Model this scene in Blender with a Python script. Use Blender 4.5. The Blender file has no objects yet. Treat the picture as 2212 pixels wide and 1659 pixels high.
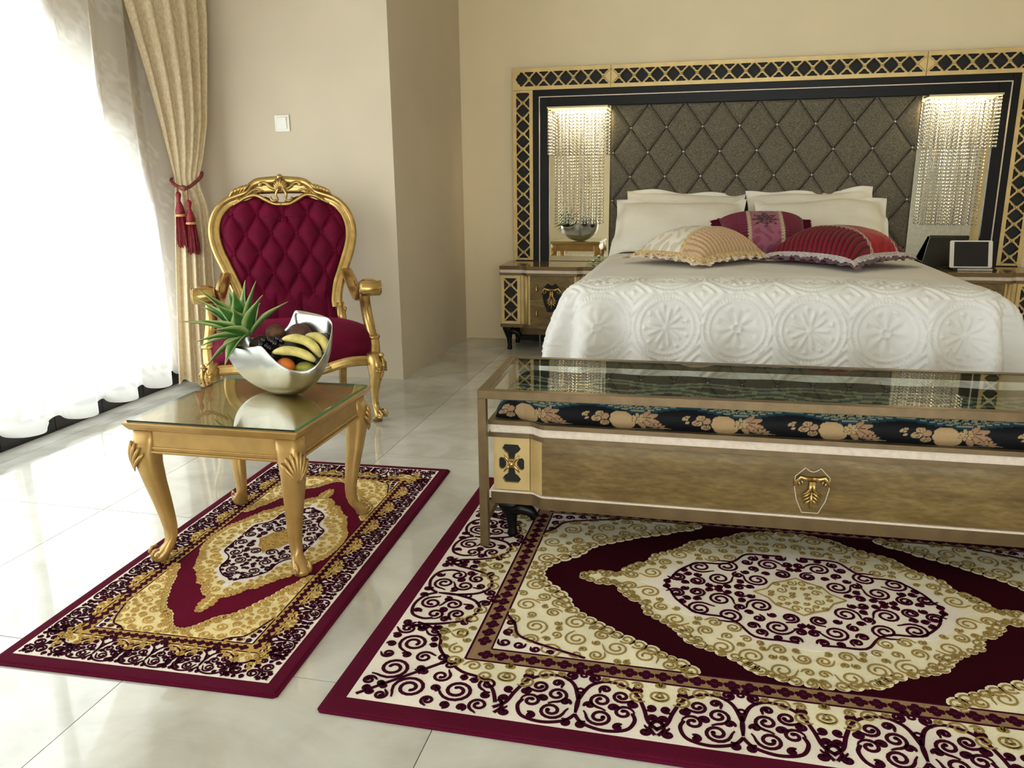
import bpy, bmesh, math, random
import numpy as np
from math import sin, cos, pi, radians as R, hypot, atan2, sqrt
from mathutils import Vector, Matrix
from mathutils.geometry import tessellate_polygon

sc = bpy.context.scene
COL = sc.collection

# ---------------------------------------------------------------- camera
cam_d = bpy.data.cameras.new('camera'); cam = bpy.data.objects.new('camera', cam_d); COL.objects.link(cam)
cam_d.sensor_width = 36.0; cam_d.lens = 36.0 * 1730.53 / 2212.0
cam_d.clip_start = 0.05; cam_d.clip_end = 100
yaw, pitch, roll = R(-13.33169), R(14.364948), R(-0.638846)
f_ = Vector((sin(yaw)*cos(pitch), cos(yaw)*cos(pitch), -sin(pitch)))
r_ = f_.cross(Vector((0, 0, 1))).normalized(); u_ = r_.cross(f_)
r2 = r_*cos(roll) + u_*sin(roll); u2 = -r_*sin(roll) + u_*cos(roll)
cam.matrix_world = Matrix(((r2.x, u2.x, -f_.x, 1.758), (r2.y, u2.y, -f_.y, -5.839), (r2.z, u2.z, -f_.z, 1.18), (0, 0, 0, 1)))
sc.camera = cam

# ---------------------------------------------------------------- world, light, exposure
w = bpy.data.worlds.new('daylight'); sc.world = w; w.use_nodes = True
bg = w.node_tree.nodes['Background']; bg.inputs[0].default_value = (0.93, 0.97, 1.0, 1); bg.inputs[1].default_value = 6.0

def portal(name, loc, rot, sx, sy):
    l = bpy.data.lights.new(name, 'AREA'); l.shape = 'RECTANGLE'; l.size = sx; l.size_y = sy
    l.cycles.is_portal = True
    o = bpy.data.objects.new(name, l); o.location = loc; o.rotation_euler = rot; COL.objects.link(o); return o
portal('daylight_portal', (-1.60, -3.9, 1.25), (0, R(-90), 0), 2.5, 4.7)
portal('daylight_portal', (2.45, -7.75, 1.15), (R(90), 0, 0), 3.7, 2.3)

sc.view_settings.view_transform = 'Standard'; sc.view_settings.look = 'None'
sc.view_settings.exposure = 0.22; sc.view_settings.gamma = 1.0; sc.view_settings.use_curve_mapping = False
sc.cycles.max_bounces = 10; sc.cycles.diffuse_bounces = 5; sc.cycles.glossy_bounces = 6
sc.cycles.transparent_max_bounces = 24; sc.cycles.transmission_bounces = 8
sc.cycles.sample_clamp_indirect = 6.0; sc.cycles.use_denoising = True
sc.cycles.caustics_reflective = False; sc.cycles.caustics_refractive = False

# ---------------------------------------------------------------- materials
def srgb(c):
    return tuple(((x/255.0)/12.92 if x/255.0 <= 0.04045 else ((x/255.0+0.055)/1.055)**2.4) for x in c) + (1.0,)

class Mat:
    def __init__(s, name):
        s.m = bpy.data.materials.new(name); s.m.use_nodes = True
        s.t = s.m.node_tree; s.n = s.t.nodes; s.p = s.n['Principled BSDF']; s.out = s.n['Material Output']
    def add(s, typ, **kw):
        n = s.n.new(typ)
        for k, v in kw.items():
            if k.startswith('i_'):
                n.inputs[k[2:].replace('_', ' ')].default_value = v
            else: setattr(n, k, v)
        return n
    def link(s, a, b): s.t.links.new(a, b)
    def noise(s, scale, detail=3, rough=0.5, dist=0, vec=None, coord='Object'):
        n = s.add('ShaderNodeTexNoise'); n.inputs['Scale'].default_value = scale
        n.inputs['Detail'].default_value = detail; n.inputs['Roughness'].default_value = rough
        n.inputs['Distortion'].default_value = dist
        if vec is None:
            tc = s.add('ShaderNodeTexCoord'); vec = tc.outputs[coord]
        s.link(vec, n.inputs['Vector']); return n
    def mapping(s, scale=(1, 1, 1), rot=(0, 0, 0), coord='Object'):
        tc = s.add('ShaderNodeTexCoord'); mp = s.add('ShaderNodeMapping')
        mp.inputs['Scale'].default_value = scale; mp.inputs['Rotation'].default_value = rot
        s.link(tc.outputs[coord], mp.inputs['Vector']); return mp.outputs['Vector']
    def ramp(s, fac, stops):
        r = s.add('ShaderNodeValToRGB'); el = r.color_ramp.elements
        while len(el) < len(stops): el.new(0.5)
        for e, (p, c) in zip(el, stops): e.position = p; e.color = c
        s.link(fac, r.inputs['Fac']); return r.outputs['Color']
    def bump(s, h, strength=0.3, dist=0.005):
        b = s.add('ShaderNodeBump'); b.inputs['Strength'].default_value = strength; b.inputs['Distance'].default_value = dist
        s.link(h, b.inputs['Height']); s.link(b.outputs['Normal'], s.p.inputs['Normal']); return b
    def set(s, **kw):
        for k, v in kw.items(): s.p.inputs[k.replace('_', ' ')].default_value = v
        return s

def simple(name, col, rough=0.5, metal=0.0, var=0.06, scale=30, bump=0.0, bscale=200, bdist=0.001, **kw):
    m = Mat(name); c = srgb(col)
    n = m.noise(scale, 4)
    d = tuple(x*(1-var*2) for x in c[:3]) + (1,); l = tuple(min(1, x*(1+var*2)) for x in c[:3]) + (1,)
    m.link(m.ramp(n.outputs['Fac'], [(0.3, d), (0.7, l)]), m.p.inputs['Base Color'])
    m.set(Roughness=rough, Metallic=metal)
    for k, v in kw.items(): m.p.inputs[k.replace('_', ' ')].default_value = v
    if bump: m.bump(m.noise(bscale, 2).outputs['Fac'], bump, bdist)
    return m.m

M = {}
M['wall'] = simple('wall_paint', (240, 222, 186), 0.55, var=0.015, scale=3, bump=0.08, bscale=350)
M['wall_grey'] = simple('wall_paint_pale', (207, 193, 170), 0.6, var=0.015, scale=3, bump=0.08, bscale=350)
M['ceiling'] = simple('ceiling_paint', (235, 228, 210), 0.7, var=0.01)
M['gold'] = simple('gold_paint', (190, 158, 98), 0.26, metal=0.85, var=0.10, scale=25, bump=0.15, bscale=120, bdist=0.0006)
M['gold_table'] = simple('satin_gold_paint', (186, 150, 90), 0.34, metal=0.5, var=0.06, scale=16, bump=0.1, bscale=150, bdist=0.0005)
M['champagne'] = simple('champagne_lattice', (214, 186, 128), 0.42, metal=0.45, var=0.05, scale=14)
M['bronze'] = simple('bronze_frame', (116, 95, 66), 0.35, metal=0.5, var=0.08, scale=20)
M['black'] = simple('black_lacquer', (9, 8, 8), 0.38, var=0.1, Specular_IOR_Level=0.25)
M['void'] = simple('black_backing', (8, 8, 9), 0.6, var=0.1)
M['cream_band'] = simple('cream_band', (222, 205, 188), 0.4, var=0.05, scale=60)
M['granite'] = simple('black_granite', (20, 20, 21), 0.25, var=0.2, scale=120)
M['grout'] = simple('grout', (170, 165, 155), 0.7)
M['white_plastic'] = simple('white_plastic', (235, 232, 225), 0.3, var=0.01)
M['linen'] = simple('white_linen', (238, 233, 222), 0.75, var=0.02, scale=8, bump=0.25, bscale=25, bdist=0.004)
M['quilt'] = simple('white_quilt', (232, 230, 228), 0.8, var=0.015, scale=6, bump=0.15, bscale=300)
M['velvet'] = simple('burgundy_velvet', (98, 3, 40), 0.75, var=0.12, scale=14, bump=0.2, bscale=250)
M['velvet'].node_tree.nodes['Principled BSDF'].inputs['Specular IOR Level'].default_value = 0.15
M['velvet'].node_tree.nodes['Principled BSDF'].inputs['Sheen Weight'].default_value = 0.22
M['velvet'].node_tree.nodes['Principled BSDF'].inputs['Sheen Tint'].default_value = srgb((225, 60, 120))
M['velvet'].node_tree.nodes['Principled BSDF'].inputs['Sheen Roughness'].default_value = 0.35
M['lace'] = simple('lace', (214, 200, 190), 0.8, var=0.25, scale=160, bump=0.5, bscale=160, bdist=0.002)
M['lace_silver'] = simple('silver_lace', (190, 180, 182), 0.6, var=0.3, scale=160, bump=0.5, bscale=160, bdist=0.002)
M['lace_gold'] = simple('gold_lace', (205, 178, 130), 0.6, var=0.3, scale=160, bump=0.5, bscale=160, bdist=0.002)
M['organza'] = simple('mauve_organza', (104, 84, 96), 0.6, var=0.2, scale=60)
M['peach_ruffle'] = simple('peach_ruffle', (232, 208, 188), 0.5, var=0.15, scale=60)
M['steel'] = simple('polished_steel', (196, 196, 190), 0.24, metal=1.0, var=0.03, scale=6)
M['leaf'] = None
M['banana'] = simple('banana_skin', (214, 198, 118), 0.5, var=0.13, scale=28)
M['kiwi'] = simple('brown_fruit', (92, 58, 34), 0.7, var=0.25, scale=60, bump=0.3, bscale=300)
M['plum'] = simple('dark_plum', (66, 36, 46), 0.35, var=0.25, scale=30)
M['passion'] = simple('passion_fruit_skin', (78, 44, 34), 0.45, var=0.2, scale=30)
M['grape'] = simple('black_grape', (22, 12, 22), 0.12, var=0.2)
M['orange'] = simple('orange_peel', (222, 120, 44), 0.45, var=0.1, scale=30, bump=0.3, bscale=200)
M['mango'] = simple('green_mango', (150, 148, 66), 0.4, var=0.2, scale=25)
M['pineapple'] = simple('pineapple_skin', (48, 34, 20), 0.7, var=0.4, scale=40, bump=0.6, bscale=60, bdist=0.004)
M['stalk'] = simple('dark_stalk', (52, 56, 30), 0.7)
M['tassel'] = simple('crimson_silk', (132, 16, 36), 0.5, var=0.2, scale=80)
M['rope'] = simple('brown_rope', (112, 62, 44), 0.6, var=0.35, scale=90)
M['cord_gold'] = simple('gold_thread', (205, 150, 100), 0.5, var=0.15, scale=80)
M['dark_plastic'] = simple('dark_plastic', (34, 31, 27), 0.35)
M['silver'] = simple('brushed_silver', (200, 198, 192), 0.3, metal=0.7)
M['screen'] = simple('tablet_glass', (12, 14, 26), 0.06, var=0.05)
M['ext_ground'] = simple('terrace_floor', (215, 212, 205), 0.8)
M['ext_wall'] = simple('terrace_wall', (120, 98, 62), 0.9, var=0.03)
M['alu'] = simple('window_frame_white', (225, 225, 222), 0.4)
M['bead'] = simple('clear_bead', (235, 232, 225), 0.12, metal=0.85, var=0.02)

def m_led():
    m = Mat('warm_led'); m.set(Base_Color=srgb((255, 225, 160)), Emission_Color=srgb((255, 205, 110)), Emission_Strength=3.0)
    return m.m
M['led'] = m_led()

def m_mirror():
    m = Mat('mirror_glass'); m.set(Base_Color=(0.82, 0.82, 0.78, 1), Metallic=1.0, Roughness=0.015); return m.m
M['mirror'] = m_mirror()

def m_glass(name, tint, ior):
    m = Mat(name); t = m.add('ShaderNodeBsdfTransparent'); t.inputs[0].default_value = tint
    g = m.add('ShaderNodeBsdfGlossy'); g.inputs['Roughness'].default_value = 0.01; g.inputs[0].default_value = (1, 1, 1, 1)
    f = m.add('ShaderNodeFresnel'); f.inputs[0].default_value = ior
    ge = m.add('ShaderNodeNewGeometry'); iv = m.add('ShaderNodeMath', operation='SUBTRACT'); iv.inputs[0].default_value = 1.0
    m.link(ge.outputs['Backfacing'], iv.inputs[1]); mu = m.add('ShaderNodeMath', operation='MULTIPLY')
    m.link(f.outputs[0], mu.inputs[0]); m.link(iv.outputs[0], mu.inputs[1])
    x = m.add('ShaderNodeMixShader'); m.link(mu.outputs[0], x.inputs[0]); m.link(t.outputs[0], x.inputs[1]); m.link(g.outputs[0], x.inputs[2])
    m.link(x.outputs[0], m.out.inputs['Surface']); return m.m
M['glass'] = m_glass('table_glass', (0.93, 0.97, 0.94, 1), 1.75)
M['pane'] = m_glass('window_glass', (0.97, 0.99, 0.98, 1), 1.45)
M['bead_glass'] = None
M['glass_edge'] = simple('glass_edge_green', (70, 150, 120), 0.15)
M['glass_edge_dark'] = simple('glass_edge_dark', (30, 46, 38), 0.15)

def m_marble():
    m = Mat('marble_tile')
    v = m.mapping((1, 1, 1))
    n1 = m.noise(1.3, 6, 0.6, 1.2, vec=v); n2 = m.noise(3.1, 5, 0.55, 0.8, vec=v)
    c1 = m.ramp(n1.outputs['Fac'], [(0.28, srgb((186, 186, 180))), (0.5, srgb((212, 212, 208))), (0.75, srgb((230, 231, 229)))])
    c2 = m.ramp(n2.outputs['Fac'], [(0.3, srgb((214, 206, 190))), (0.52, srgb((238, 236, 230))), (0.7, srgb((244, 244, 240)))])
    x = m.add('ShaderNodeMix', data_type='RGBA', blend_type='MULTIPLY'); x.inputs[0].default_value = 0.8
    m.link(c1, x.inputs[6]); m.link(c2, x.inputs[7]); m.link(x.outputs[2], m.p.inputs['Base Color'])
    m.set(Roughness=0.05, IOR=1.9)
    b = m.noise(0.9, 1, vec=v); m.bump(b.outputs['Fac'], 0.05, 0.01)
    return m.m
M['marble'] = m_marble()

def m_panel():
    m = Mat('marbled_gold_veneer'); v = m.mapping((1.2, 1, 5.0))
    n = m.noise(3.2, 7, 0.6, 0.6, vec=v); n2 = m.noise(24, 4, vec=v)
    c = m.ramp(n.outputs['Fac'], [(0.25, srgb((84, 62, 32))), (0.45, srgb((112, 90, 50))), (0.6, srgb((126, 104, 62))), (0.8, srgb((142, 118, 76)))])
    x = m.add('ShaderNodeMix', data_type='RGBA', blend_type='OVERLAY'); x.inputs[0].default_value = 0.3
    m.link(c, x.inputs[6]); m.link(m.ramp(n2.outputs['Fac'], [(0.3, (0.3, 0.3, 0.3, 1)), (0.7, (0.7, 0.7, 0.7, 1))]), x.inputs[7]); x.inputs[0].default_value = 0.6; m.link(x.outputs[2], m.p.inputs['Base Color'])
    m.set(Roughness=0.28, Metallic=0.15, Coat_Weight=0.3); return m.m
M['veneer'] = m_panel()

def m_tweed():
    m = Mat('grey_tweed'); v = m.mapping((1, 1, 2.2))
    n = m.noise(260, 3, 0.7, vec=v); n2 = m.noise(70, 3, 0.6, vec=v)
    c = m.ramp(n.outputs['Fac'], [(0.36, srgb((50, 47, 40))), (0.5, srgb((112, 106, 92))), (0.64, srgb((182, 174, 154)))])
    c2 = m.ramp(n2.outputs['Fac'], [(0.3, srgb((150, 145, 135))), (0.7, srgb((245, 240, 230)))])
    x = m.add('ShaderNodeMix', data_type='RGBA', blend_type='MULTIPLY'); x.inputs[0].default_value = 0.7
    m.link(c, x.inputs[6]); m.link(c2, x.inputs[7]); m.link(x.outputs[2], m.p.inputs['Base Color'])
    m.set(Roughness=0.85); m.bump(n.outputs['Fac'], 0.3, 0.002); return m.m
M['tweed'] = m_tweed()

def m_drape():
    m = Mat('cream_jacquard'); v = m.mapping((1, 1, 0.35))
    n = m.noise(120, 3, 0.7, vec=v)
    m.link(m.ramp(n.outputs['Fac'], [(0.35, srgb((206, 184, 144))), (0.65, srgb((238, 222, 190)))]), m.p.inputs['Base Color'])
    m.set(Roughness=0.55, Sheen_Weight=0.2); m.bump(n.outputs['Fac'], 0.35, 0.002)
    t = m.add('ShaderNodeBsdfTranslucent'); t.inputs[0].default_value = srgb((235, 215, 180))
    x = m.add('ShaderNodeMixShader'); x.inputs[0].default_value = 0.18
    m.link(m.p.outputs[0], x.inputs[1]); m.link(t.outputs[0], x.inputs[2]); m.link(x.outputs[0], m.out.inputs['Surface'])
    return m.m
M['drape'] = m_drape()

def m_sheer(nm, lo, hi):
    m = Mat(nm); tr = m.add('ShaderNodeBsdfTransparent'); tr.inputs[0].default_value = (1, 1, 1, 1)
    tl = m.add('ShaderNodeBsdfTranslucent'); tl.inputs[0].default_value = (0.9, 0.88, 0.84, 1)
    df = m.add('ShaderNodeBsdfDiffuse'); df.inputs[0].default_value = (0.86, 0.82, 0.76, 1)
    a = m.add('ShaderNodeMixShader'); a.inputs[0].default_value = 0.5
    m.link(tl.outputs[0], a.inputs[1]); m.link(df.outputs[0], a.inputs[2])
    at = m.add('ShaderNodeAttribute', attribute_name='Col')
    mr = m.add('ShaderNodeMapRange'); m.link(at.outputs['Fac'], mr.inputs['Value'])
    mr.inputs['To Min'].default_value = lo; mr.inputs['To Max'].default_value = hi
    x = m.add('ShaderNodeMixShader'); m.link(mr.outputs[0], x.inputs[0])
    m.link(tr.outputs[0], x.inputs[1]); m.link(a.outputs[0], x.inputs[2]); m.link(x.outputs[0], m.out.inputs['Surface'])
    return m.m
M['sheer'] = m_sheer('sheer_voile', 0.66, 0.86); M['sheer_rear'] = m_sheer('sheer_voile_rear', 0.30, 0.5)

def m_attr(name, rough=0.7, sheen=0.0, bump=0.15, bscale=300, metal=0):
    m = Mat(name); at = m.add('ShaderNodeAttribute', attribute_name='Col')
    n = m.noise(bscale, 3)
    x = m.add('ShaderNodeMix', data_type='RGBA', blend_type='MULTIPLY'); x.inputs[0].default_value = 1
    m.link(at.outputs['Color'], x.inputs[6])
    m.link(m.ramp(n.outputs['Fac'], [(0.3, (0.82, 0.82, 0.82, 1)), (0.7, (1, 1, 1, 1))]), x.inputs[7])
    m.link(x.outputs[2], m.p.inputs['Base Color']); m.set(Roughness=rough, Sheen_Weight=sheen, Metallic=metal, Specular_IOR_Level=0.2)
    m.bump(n.outputs['Fac'], bump, 0.001); return m.m
M['attr_fabric'] = m_attr('printed_fabric')
M['attr_satin'] = m_attr('satin_fabric', 0.38, 0.3)
M['attr_velvet'] = m_attr('cushion_velvet', 0.6, 0.12)
M['attr_leaf'] = m_attr('pineapple_leaf', 0.45, 0, 0.1, 60)

def pile(name, col, var=0.12, sheen=0.0):
    m = Mat(name); c = srgb(col); n = m.noise(420, 2, 0.6); n2 = m.noise(6, 2)
    d = tuple(x*(1-var*2) for x in c[:3]) + (1,); l = tuple(min(1, x*(1+var*2)) for x in c[:3]) + (1,)
    x = m.add('ShaderNodeMix', data_type='RGBA', blend_type='MULTIPLY'); x.inputs[0].default_value = 1
    m.link(m.ramp(n.outputs['Fac'], [(0.3, d), (0.7, l)]), x.inputs[6])
    m.link(m.ramp(n2.outputs['Fac'], [(0.35, (0.86, 0.86, 0.86, 1)), (0.65, (1, 1, 1, 1))]), x.inputs[7])
    m.link(x.outputs[2], m.p.inputs['Base Color'])
    m.set(Roughness=0.95, Sheen_Weight=sheen, Specular_IOR_Level=0.06); m.bump(n.outputs['Fac'], 0.5, 0.002); return m.m
M['r_edge'] = pile('maroon_pile', (86, 16, 40))
M['r_field'] = pile('deep_maroon_pile', (46, 2, 14))
M['r_purple'] = pile('aubergine_pile', (56, 6, 30))
M['r_white'] = pile('ivory_pile', (240, 230, 218), 0.05)
M['r_cream'] = pile('pale_gold_pile', (238, 229, 200), 0.05)
M['r_gold'] = pile('antique_gold_pile', (150, 126, 74), 0.1)
M['r_tan'] = pile('taupe_pile', (150, 120, 92), 0.1)
M['s_field'] = pile('maroon_pile_bright', (96, 8, 36))
M['s_gold'] = pile('gold_pile_bright', (196, 158, 88), 0.1)
M['s_cream'] = pile('warm_cream_pile', (238, 218, 160), 0.06)

# ---------------------------------------------------------------- mesh builder
class MB:
    def __init__(s): s.v = []; s.f = []; s.mi = []; s.sm = []; s.c = None
    def face(s, idx, mi=0, sm=True): s.f.append(tuple(idx)); s.mi.append(mi); s.sm.append(sm)
    def addv(s, p): s.v.append(tuple(p)); return len(s.v)-1
    def box(s, c, d, rz=0, mi=0, M_=None):
        b = len(s.v); x, y, z = d[0]/2, d[1]/2, d[2]/2
        for k in ((-1,-1,-1),(1,-1,-1),(1,1,-1),(-1,1,-1),(-1,-1,1),(1,-1,1),(1,1,1),(-1,1,1)):
            p = Vector((k[0]*x, k[1]*y, k[2]*z))
            if M_ is not None: p = M_ @ p
            if rz: p = Matrix.Rotation(rz, 3, 'Z') @ p
            s.v.append((p.x+c[0], p.y+c[1], p.z+c[2]))
        for q in ((0,3,2,1),(4,5,6,7),(0,1,5,4),(1,2,6,5),(2,3,7,6),(3,0,4,7)): s.face([b+i for i in q], mi, False)
        return s
    def span(s, a, b_, mi=0):
        return s.box([(a[i]+b_[i])/2 for i in range(3)], [abs(b_[i]-a[i]) for i in range(3)], mi=mi)
    def rings(s, rings, closed=True, cap=True, mi=0, sm=True, loop=False):
        n = len(rings[0]); st = []
        for r in rings:
            st.append(len(s.v)); s.v.extend([tuple(p) for p in r])
        m = len(rings); rng = range(m if loop else m-1)
        for i in rng:
            a, b = st[i], st[(i+1) % m]
            for j in range(n if closed else n-1):
                k = (j+1) % n
                s.face((a+j, a+k, b+k, b+j), mi, sm)
        if cap and not loop and closed:
            s.face([st[0]+j for j in range(n)][::-1], mi, False); s.face([st[-1]+j for j in range(n)], mi, False)
        return s
    def tube(s, pts, rad, n=8, cap=True, mi=0, loop=False, flat=1.0, up=None):
        P = [Vector(p) for p in pts]; m = len(P); rings = []
        if not hasattr(rad, '__len__'): rad = [rad]*m
        up = Vector(up) if up is not None else None
        pn = None
        for i in range(m):
            if loop: t = P[(i+1) % m]-P[i-1]
            else: t = P[min(i+1, m-1)]-P[max(i-1, 0)]
            if t.length < 1e-9: t = Vector((0, 0, 1))
            t.normalize()
            if up is not None: a = t.cross(up)
            elif pn is None: a = t.cross(Vector((0, 0, 1)) if abs(t.z) < 0.9 else Vector((1, 0, 0)))
            else: a = pn - t*pn.dot(t)
            if a.length < 1e-6: a = t.cross(Vector((1, 0.3, 0)))
            a.normalize(); b = t.cross(a); pn = a
            rings.append([P[i]+(a*cos(2*pi*j/n)+b*sin(2*pi*j/n)*flat)*rad[i] for j in range(n)])
        return s.rings(rings, True, cap, mi, True, loop)
    def lathe(s, prof, n=20, c=(0, 0, 0), mi=0, cap=True, M_=None):
        rings = []
        for r, z in prof:
            rg = []
            for j in range(n):
                p = Vector((r*cos(2*pi*j/n), r*sin(2*pi*j/n), z))
                if M_ is not None: p = M_ @ p
                rg.append((p.x+c[0], p.y+c[1], p.z+c[2]))
            rings.append(rg)
        return s.rings(rings, True, cap, mi)
    def ball(s, c, r, n=10, m=6, mi=0, M_=None):
        rr = r if hasattr(r, '__len__') else (r, r, r); rings = []
        for i in range(m+1):
            ph = -pi/2+pi*i/m; ph = max(-pi/2+0.02, min(pi/2-0.02, ph)); rg = []
            for j in range(n):
                p = Vector((rr[0]*cos(ph)*cos(2*pi*j/n), rr[1]*cos(ph)*sin(2*pi*j/n), rr[2]*sin(ph)))
                if M_ is not None: p = M_ @ p
                rg.append((p.x+c[0], p.y+c[1], p.z+c[2]))
            rings.append(rg)
        return s.rings(rings, True, True, mi)
    def loft(s, secs, n=16, mi=0):
        # secs: (x, y, z, rx, ry, rot, exponent)
        rings = []
        for (x, y, z, rx, ry, ro, ex) in secs:
            rg = []
            for j in range(n):
                a = 2*pi*(j+0.5)/n; ca, sa = cos(a), sin(a); e = 2.0/ex
                px = rx*math.copysign(abs(ca)**e, ca); py = ry*math.copysign(abs(sa)**e, sa)
                rg.append((x+px*cos(ro)-py*sin(ro), y+px*sin(ro)+py*cos(ro), z))
            rings.append(rg)
        return s.rings(rings, True, True, mi)
    def prism(s, poly, z0, z1, holes=(), mi=0, T=None, mi_side=None, sm_side=False):
        """poly in 2D, extruded z0..z1; T maps (x,y,z) -> xyz"""
        T = T or (lambda x, y, z: (x, y, z)); ms = mi if mi_side is None else mi_side
        loops = [list(poly)]+[list(h) for h in holes]
        flat = [p for l in loops for p in l]
        tris = tessellate_polygon([[Vector((p[0], p[1], 0)) for p in l] for l in loops])
        b = len(s.v); n = len(flat)
        s.v.extend([T(p[0], p[1], z1) for p in flat]); s.v.extend([T(p[0], p[1], z0) for p in flat])
        for t in tris:
            A, B, C_ = [flat[i] for i in t]
            cr = (B[0]-A[0])*(C_[1]-A[1])-(B[1]-A[1])*(C_[0]-A[0])
            t = t if cr > 0 else (t[0], t[2], t[1])
            s.face([b+i for i in t], mi, False); s.face([b+n+i for i in (t[0], t[2], t[1])], mi, False)
        o = 0
        for l in loops:
            m = len(l)
            for i in range(m):
                k = (i+1) % m
                s.face((b+n+o+i, b+n+o+k, b+o+k, b+o+i), ms, sm_side)
            o += m
        return s
    def grid(s, fn, nu, nv, mi=0, col=None, wrap=False):
        b = len(s.v)
        for i in range(nu+1):
            for j in range(nv+1):
                s.v.append(tuple(fn(i/nu, j/nv)))
        for i in range(nu):
            for j in range(nv):
                a = b+i*(nv+1)+j; s.face((a, a+nv+1, a+nv+2, a+1), mi)
        return s
    def build(s, name, mats, parent=None, smooth=True, bevel=0, weld=False, cols=None, autos=None, subsurf=0, recalc=True):
        me = bpy.data.meshes.new(name); me.from_pydata(s.v, [], s.f)
        mats = mats if isinstance(mats, (list, tuple)) else [mats]
        for m in mats: me.materials.append(m)
        me.polygons.foreach_set('material_index', s.mi)
        me.polygons.foreach_set('use_smooth', [bool(x and smooth) for x in s.sm])
        if cols is not None:
            at = me.color_attributes.new('Col', 'FLOAT_COLOR', 'POINT')
            at.data.foreach_set('color', np.asarray(cols, dtype=np.float32).ravel())
        if weld or recalc:
            bm = bmesh.new(); bm.from_mesh(me)
            if weld: bmesh.ops.remove_doubles(bm, verts=bm.verts, dist=1e-5)
            if recalc: bmesh.ops.recalc_face_normals(bm, faces=bm.faces)
            bm.to_mesh(me); bm.free()
        me.update()
        o = bpy.data.objects.new(name, me); COL.objects.link(o)
        if parent is not None: o.parent = parent
        if bevel:
            b = o.modifiers.new('b', 'BEVEL'); b.width = bevel; b.segments = 2; b.limit_method = 'ANGLE'; b.angle_limit = R(40)
        if subsurf:
            b = o.modifiers.new('s', 'SUBSURF'); b.levels = subsurf; b.render_levels = subsurf
        return o

def tag(o, label=None, cat=None, group=None, kind=None):
    if label: o['label'] = label
    if cat: o['category'] = cat
    if group: o['group'] = group
    if kind: o['kind'] = kind
    return o
def thing(name, label, cat, loc=(0, 0, 0), rz=0, group=None):
    o = bpy.data.objects.new(name, None); o.empty_display_size = 0.1; COL.objects.link(o)
    o.location = loc; o.rotation_euler = (0, 0, rz); return tag(o, label, cat, group)
def dup(src, parent=None, **kw):
    o = src.copy(); COL.objects.link(o)
    if parent is not None: o.parent = parent
    return o
def copy_tree(src, parent=None):
    o = dup(src, parent)
    for ch in [c for c in bpy.data.objects if c.parent is src]: copy_tree(ch, o)
    return o
def lerp(a, b, t): return a+(b-a)*t
def interp(x, xs, ys): return float(np.interp(x, xs, ys))
def catmull(pts, n=8, closed=False):
    P = [np.array(p, float) for p in pts]; m = len(P); out = []
    for i in range(m if closed else m-1):
        p0 = P[i-1] if (closed or i > 0) else P[0]; p1 = P[i]; p2 = P[(i+1) % m]
        p3 = P[(i+2) % m] if (closed or i+2 < m) else P[-1]
        for k in range(n):
            t = k/n; out.append(0.5*((2*p1)+(-p0+p2)*t+(2*p0-5*p1+4*p2-p3)*t*t+(-p0+3*p1-3*p2+p3)*t**3))
    if not closed: out.append(P[-1])
    return [tuple(p) for p in out]

# ================================================================ ROOM
XL, XR, YB, HC = -1.30, 6.2, -7.6, 2.95
def struct(name, mb, mat, **kw):
    return tag(mb.build(name, mat, smooth=False, **kw), kind='structure')

fl = MB(); fl.span((-1.6, YB-0.2, -0.08), (XR+0.1, 0.1, -0.010)); floor_o = struct('floor', fl, M['grout'])
TS = 0.80; jt = 0.0012; tb = MB()
tb.span((0, 0, -0.010), (TS-2*jt, TS-2*jt, 0.0)); proto = None
for i in range(-2, 9):
    for j in range(-11, 3):
        x0 = -0.375+0.655*i if False else -1.175+i*TS; y0 = -0.28+j*TS
        a0, a1 = max(x0, -1.30), min(x0+TS, XR); b0, b1 = max(y0, YB), min(y0+TS, 0)
        if a1-a0 < 0.02 or b1-b0 < 0.02: continue
        full = abs(a1-a0-TS) < 1e-6 and abs(b1-b0-TS) < 1e-6
        if full and proto is not None:
            o = dup(proto, floor_o); o.location = (x0+jt, y0+jt, 0)
        else:
            t = MB(); t.span((0, 0, -0.010), (a1-a0-2*jt, b1-b0-2*jt, 0.0))
            o = t.build('floor_tile', M['marble'], floor_o, smooth=False); o.location = (a0+jt, b0+jt, 0)
            if full: proto = o

wb = MB(); wb.span((0.02, 0, 0), (XR+0.15, 0.15, HC)); struct('wall_back', wb, M['wall'])
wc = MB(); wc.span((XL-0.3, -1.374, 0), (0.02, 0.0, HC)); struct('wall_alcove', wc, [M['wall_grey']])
ww = MB(); ww.span((XR, YB, 0), (XR+0.15, 0, HC)); struct('wall_right', ww, M['wall'])
wf = MB()
wf.span((XL-0.3, YB-0.15, 0), (0.6, YB, HC)); wf.span((4.3, YB-0.15, 0), (XR+0.15, YB, HC))
wf.span((0.6, YB-0.15, 2.2), (4.3, YB, HC)); struct('wall_front', wf, M['wall'])
wl = MB()
half_arch = [(-1.68, 0.106), (-1.76, 0.5), (-1.80, 1.00), (-1.90, 1.24), (-2.05, 1.48), (-2.19, 1.70), (-2.44, 1.94), (-2.80, 2.14), (-3.3, 2.30), (-3.9, 2.36)]
arch = half_arch+[(-7.8-a, b) for a, b in half_arch[::-1][1:]]
outer_ = [(-1.374, 0.106), (-1.374, HC), (YB, HC), (YB, 0.106)]
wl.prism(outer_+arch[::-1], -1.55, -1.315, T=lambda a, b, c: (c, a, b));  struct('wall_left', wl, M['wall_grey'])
ce = MB(); ce.span((-1.6, YB-0.15, HC), (XR+0.15, 0.15, HC+0.1)); struct('ceiling', ce, M['ceiling'])
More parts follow.
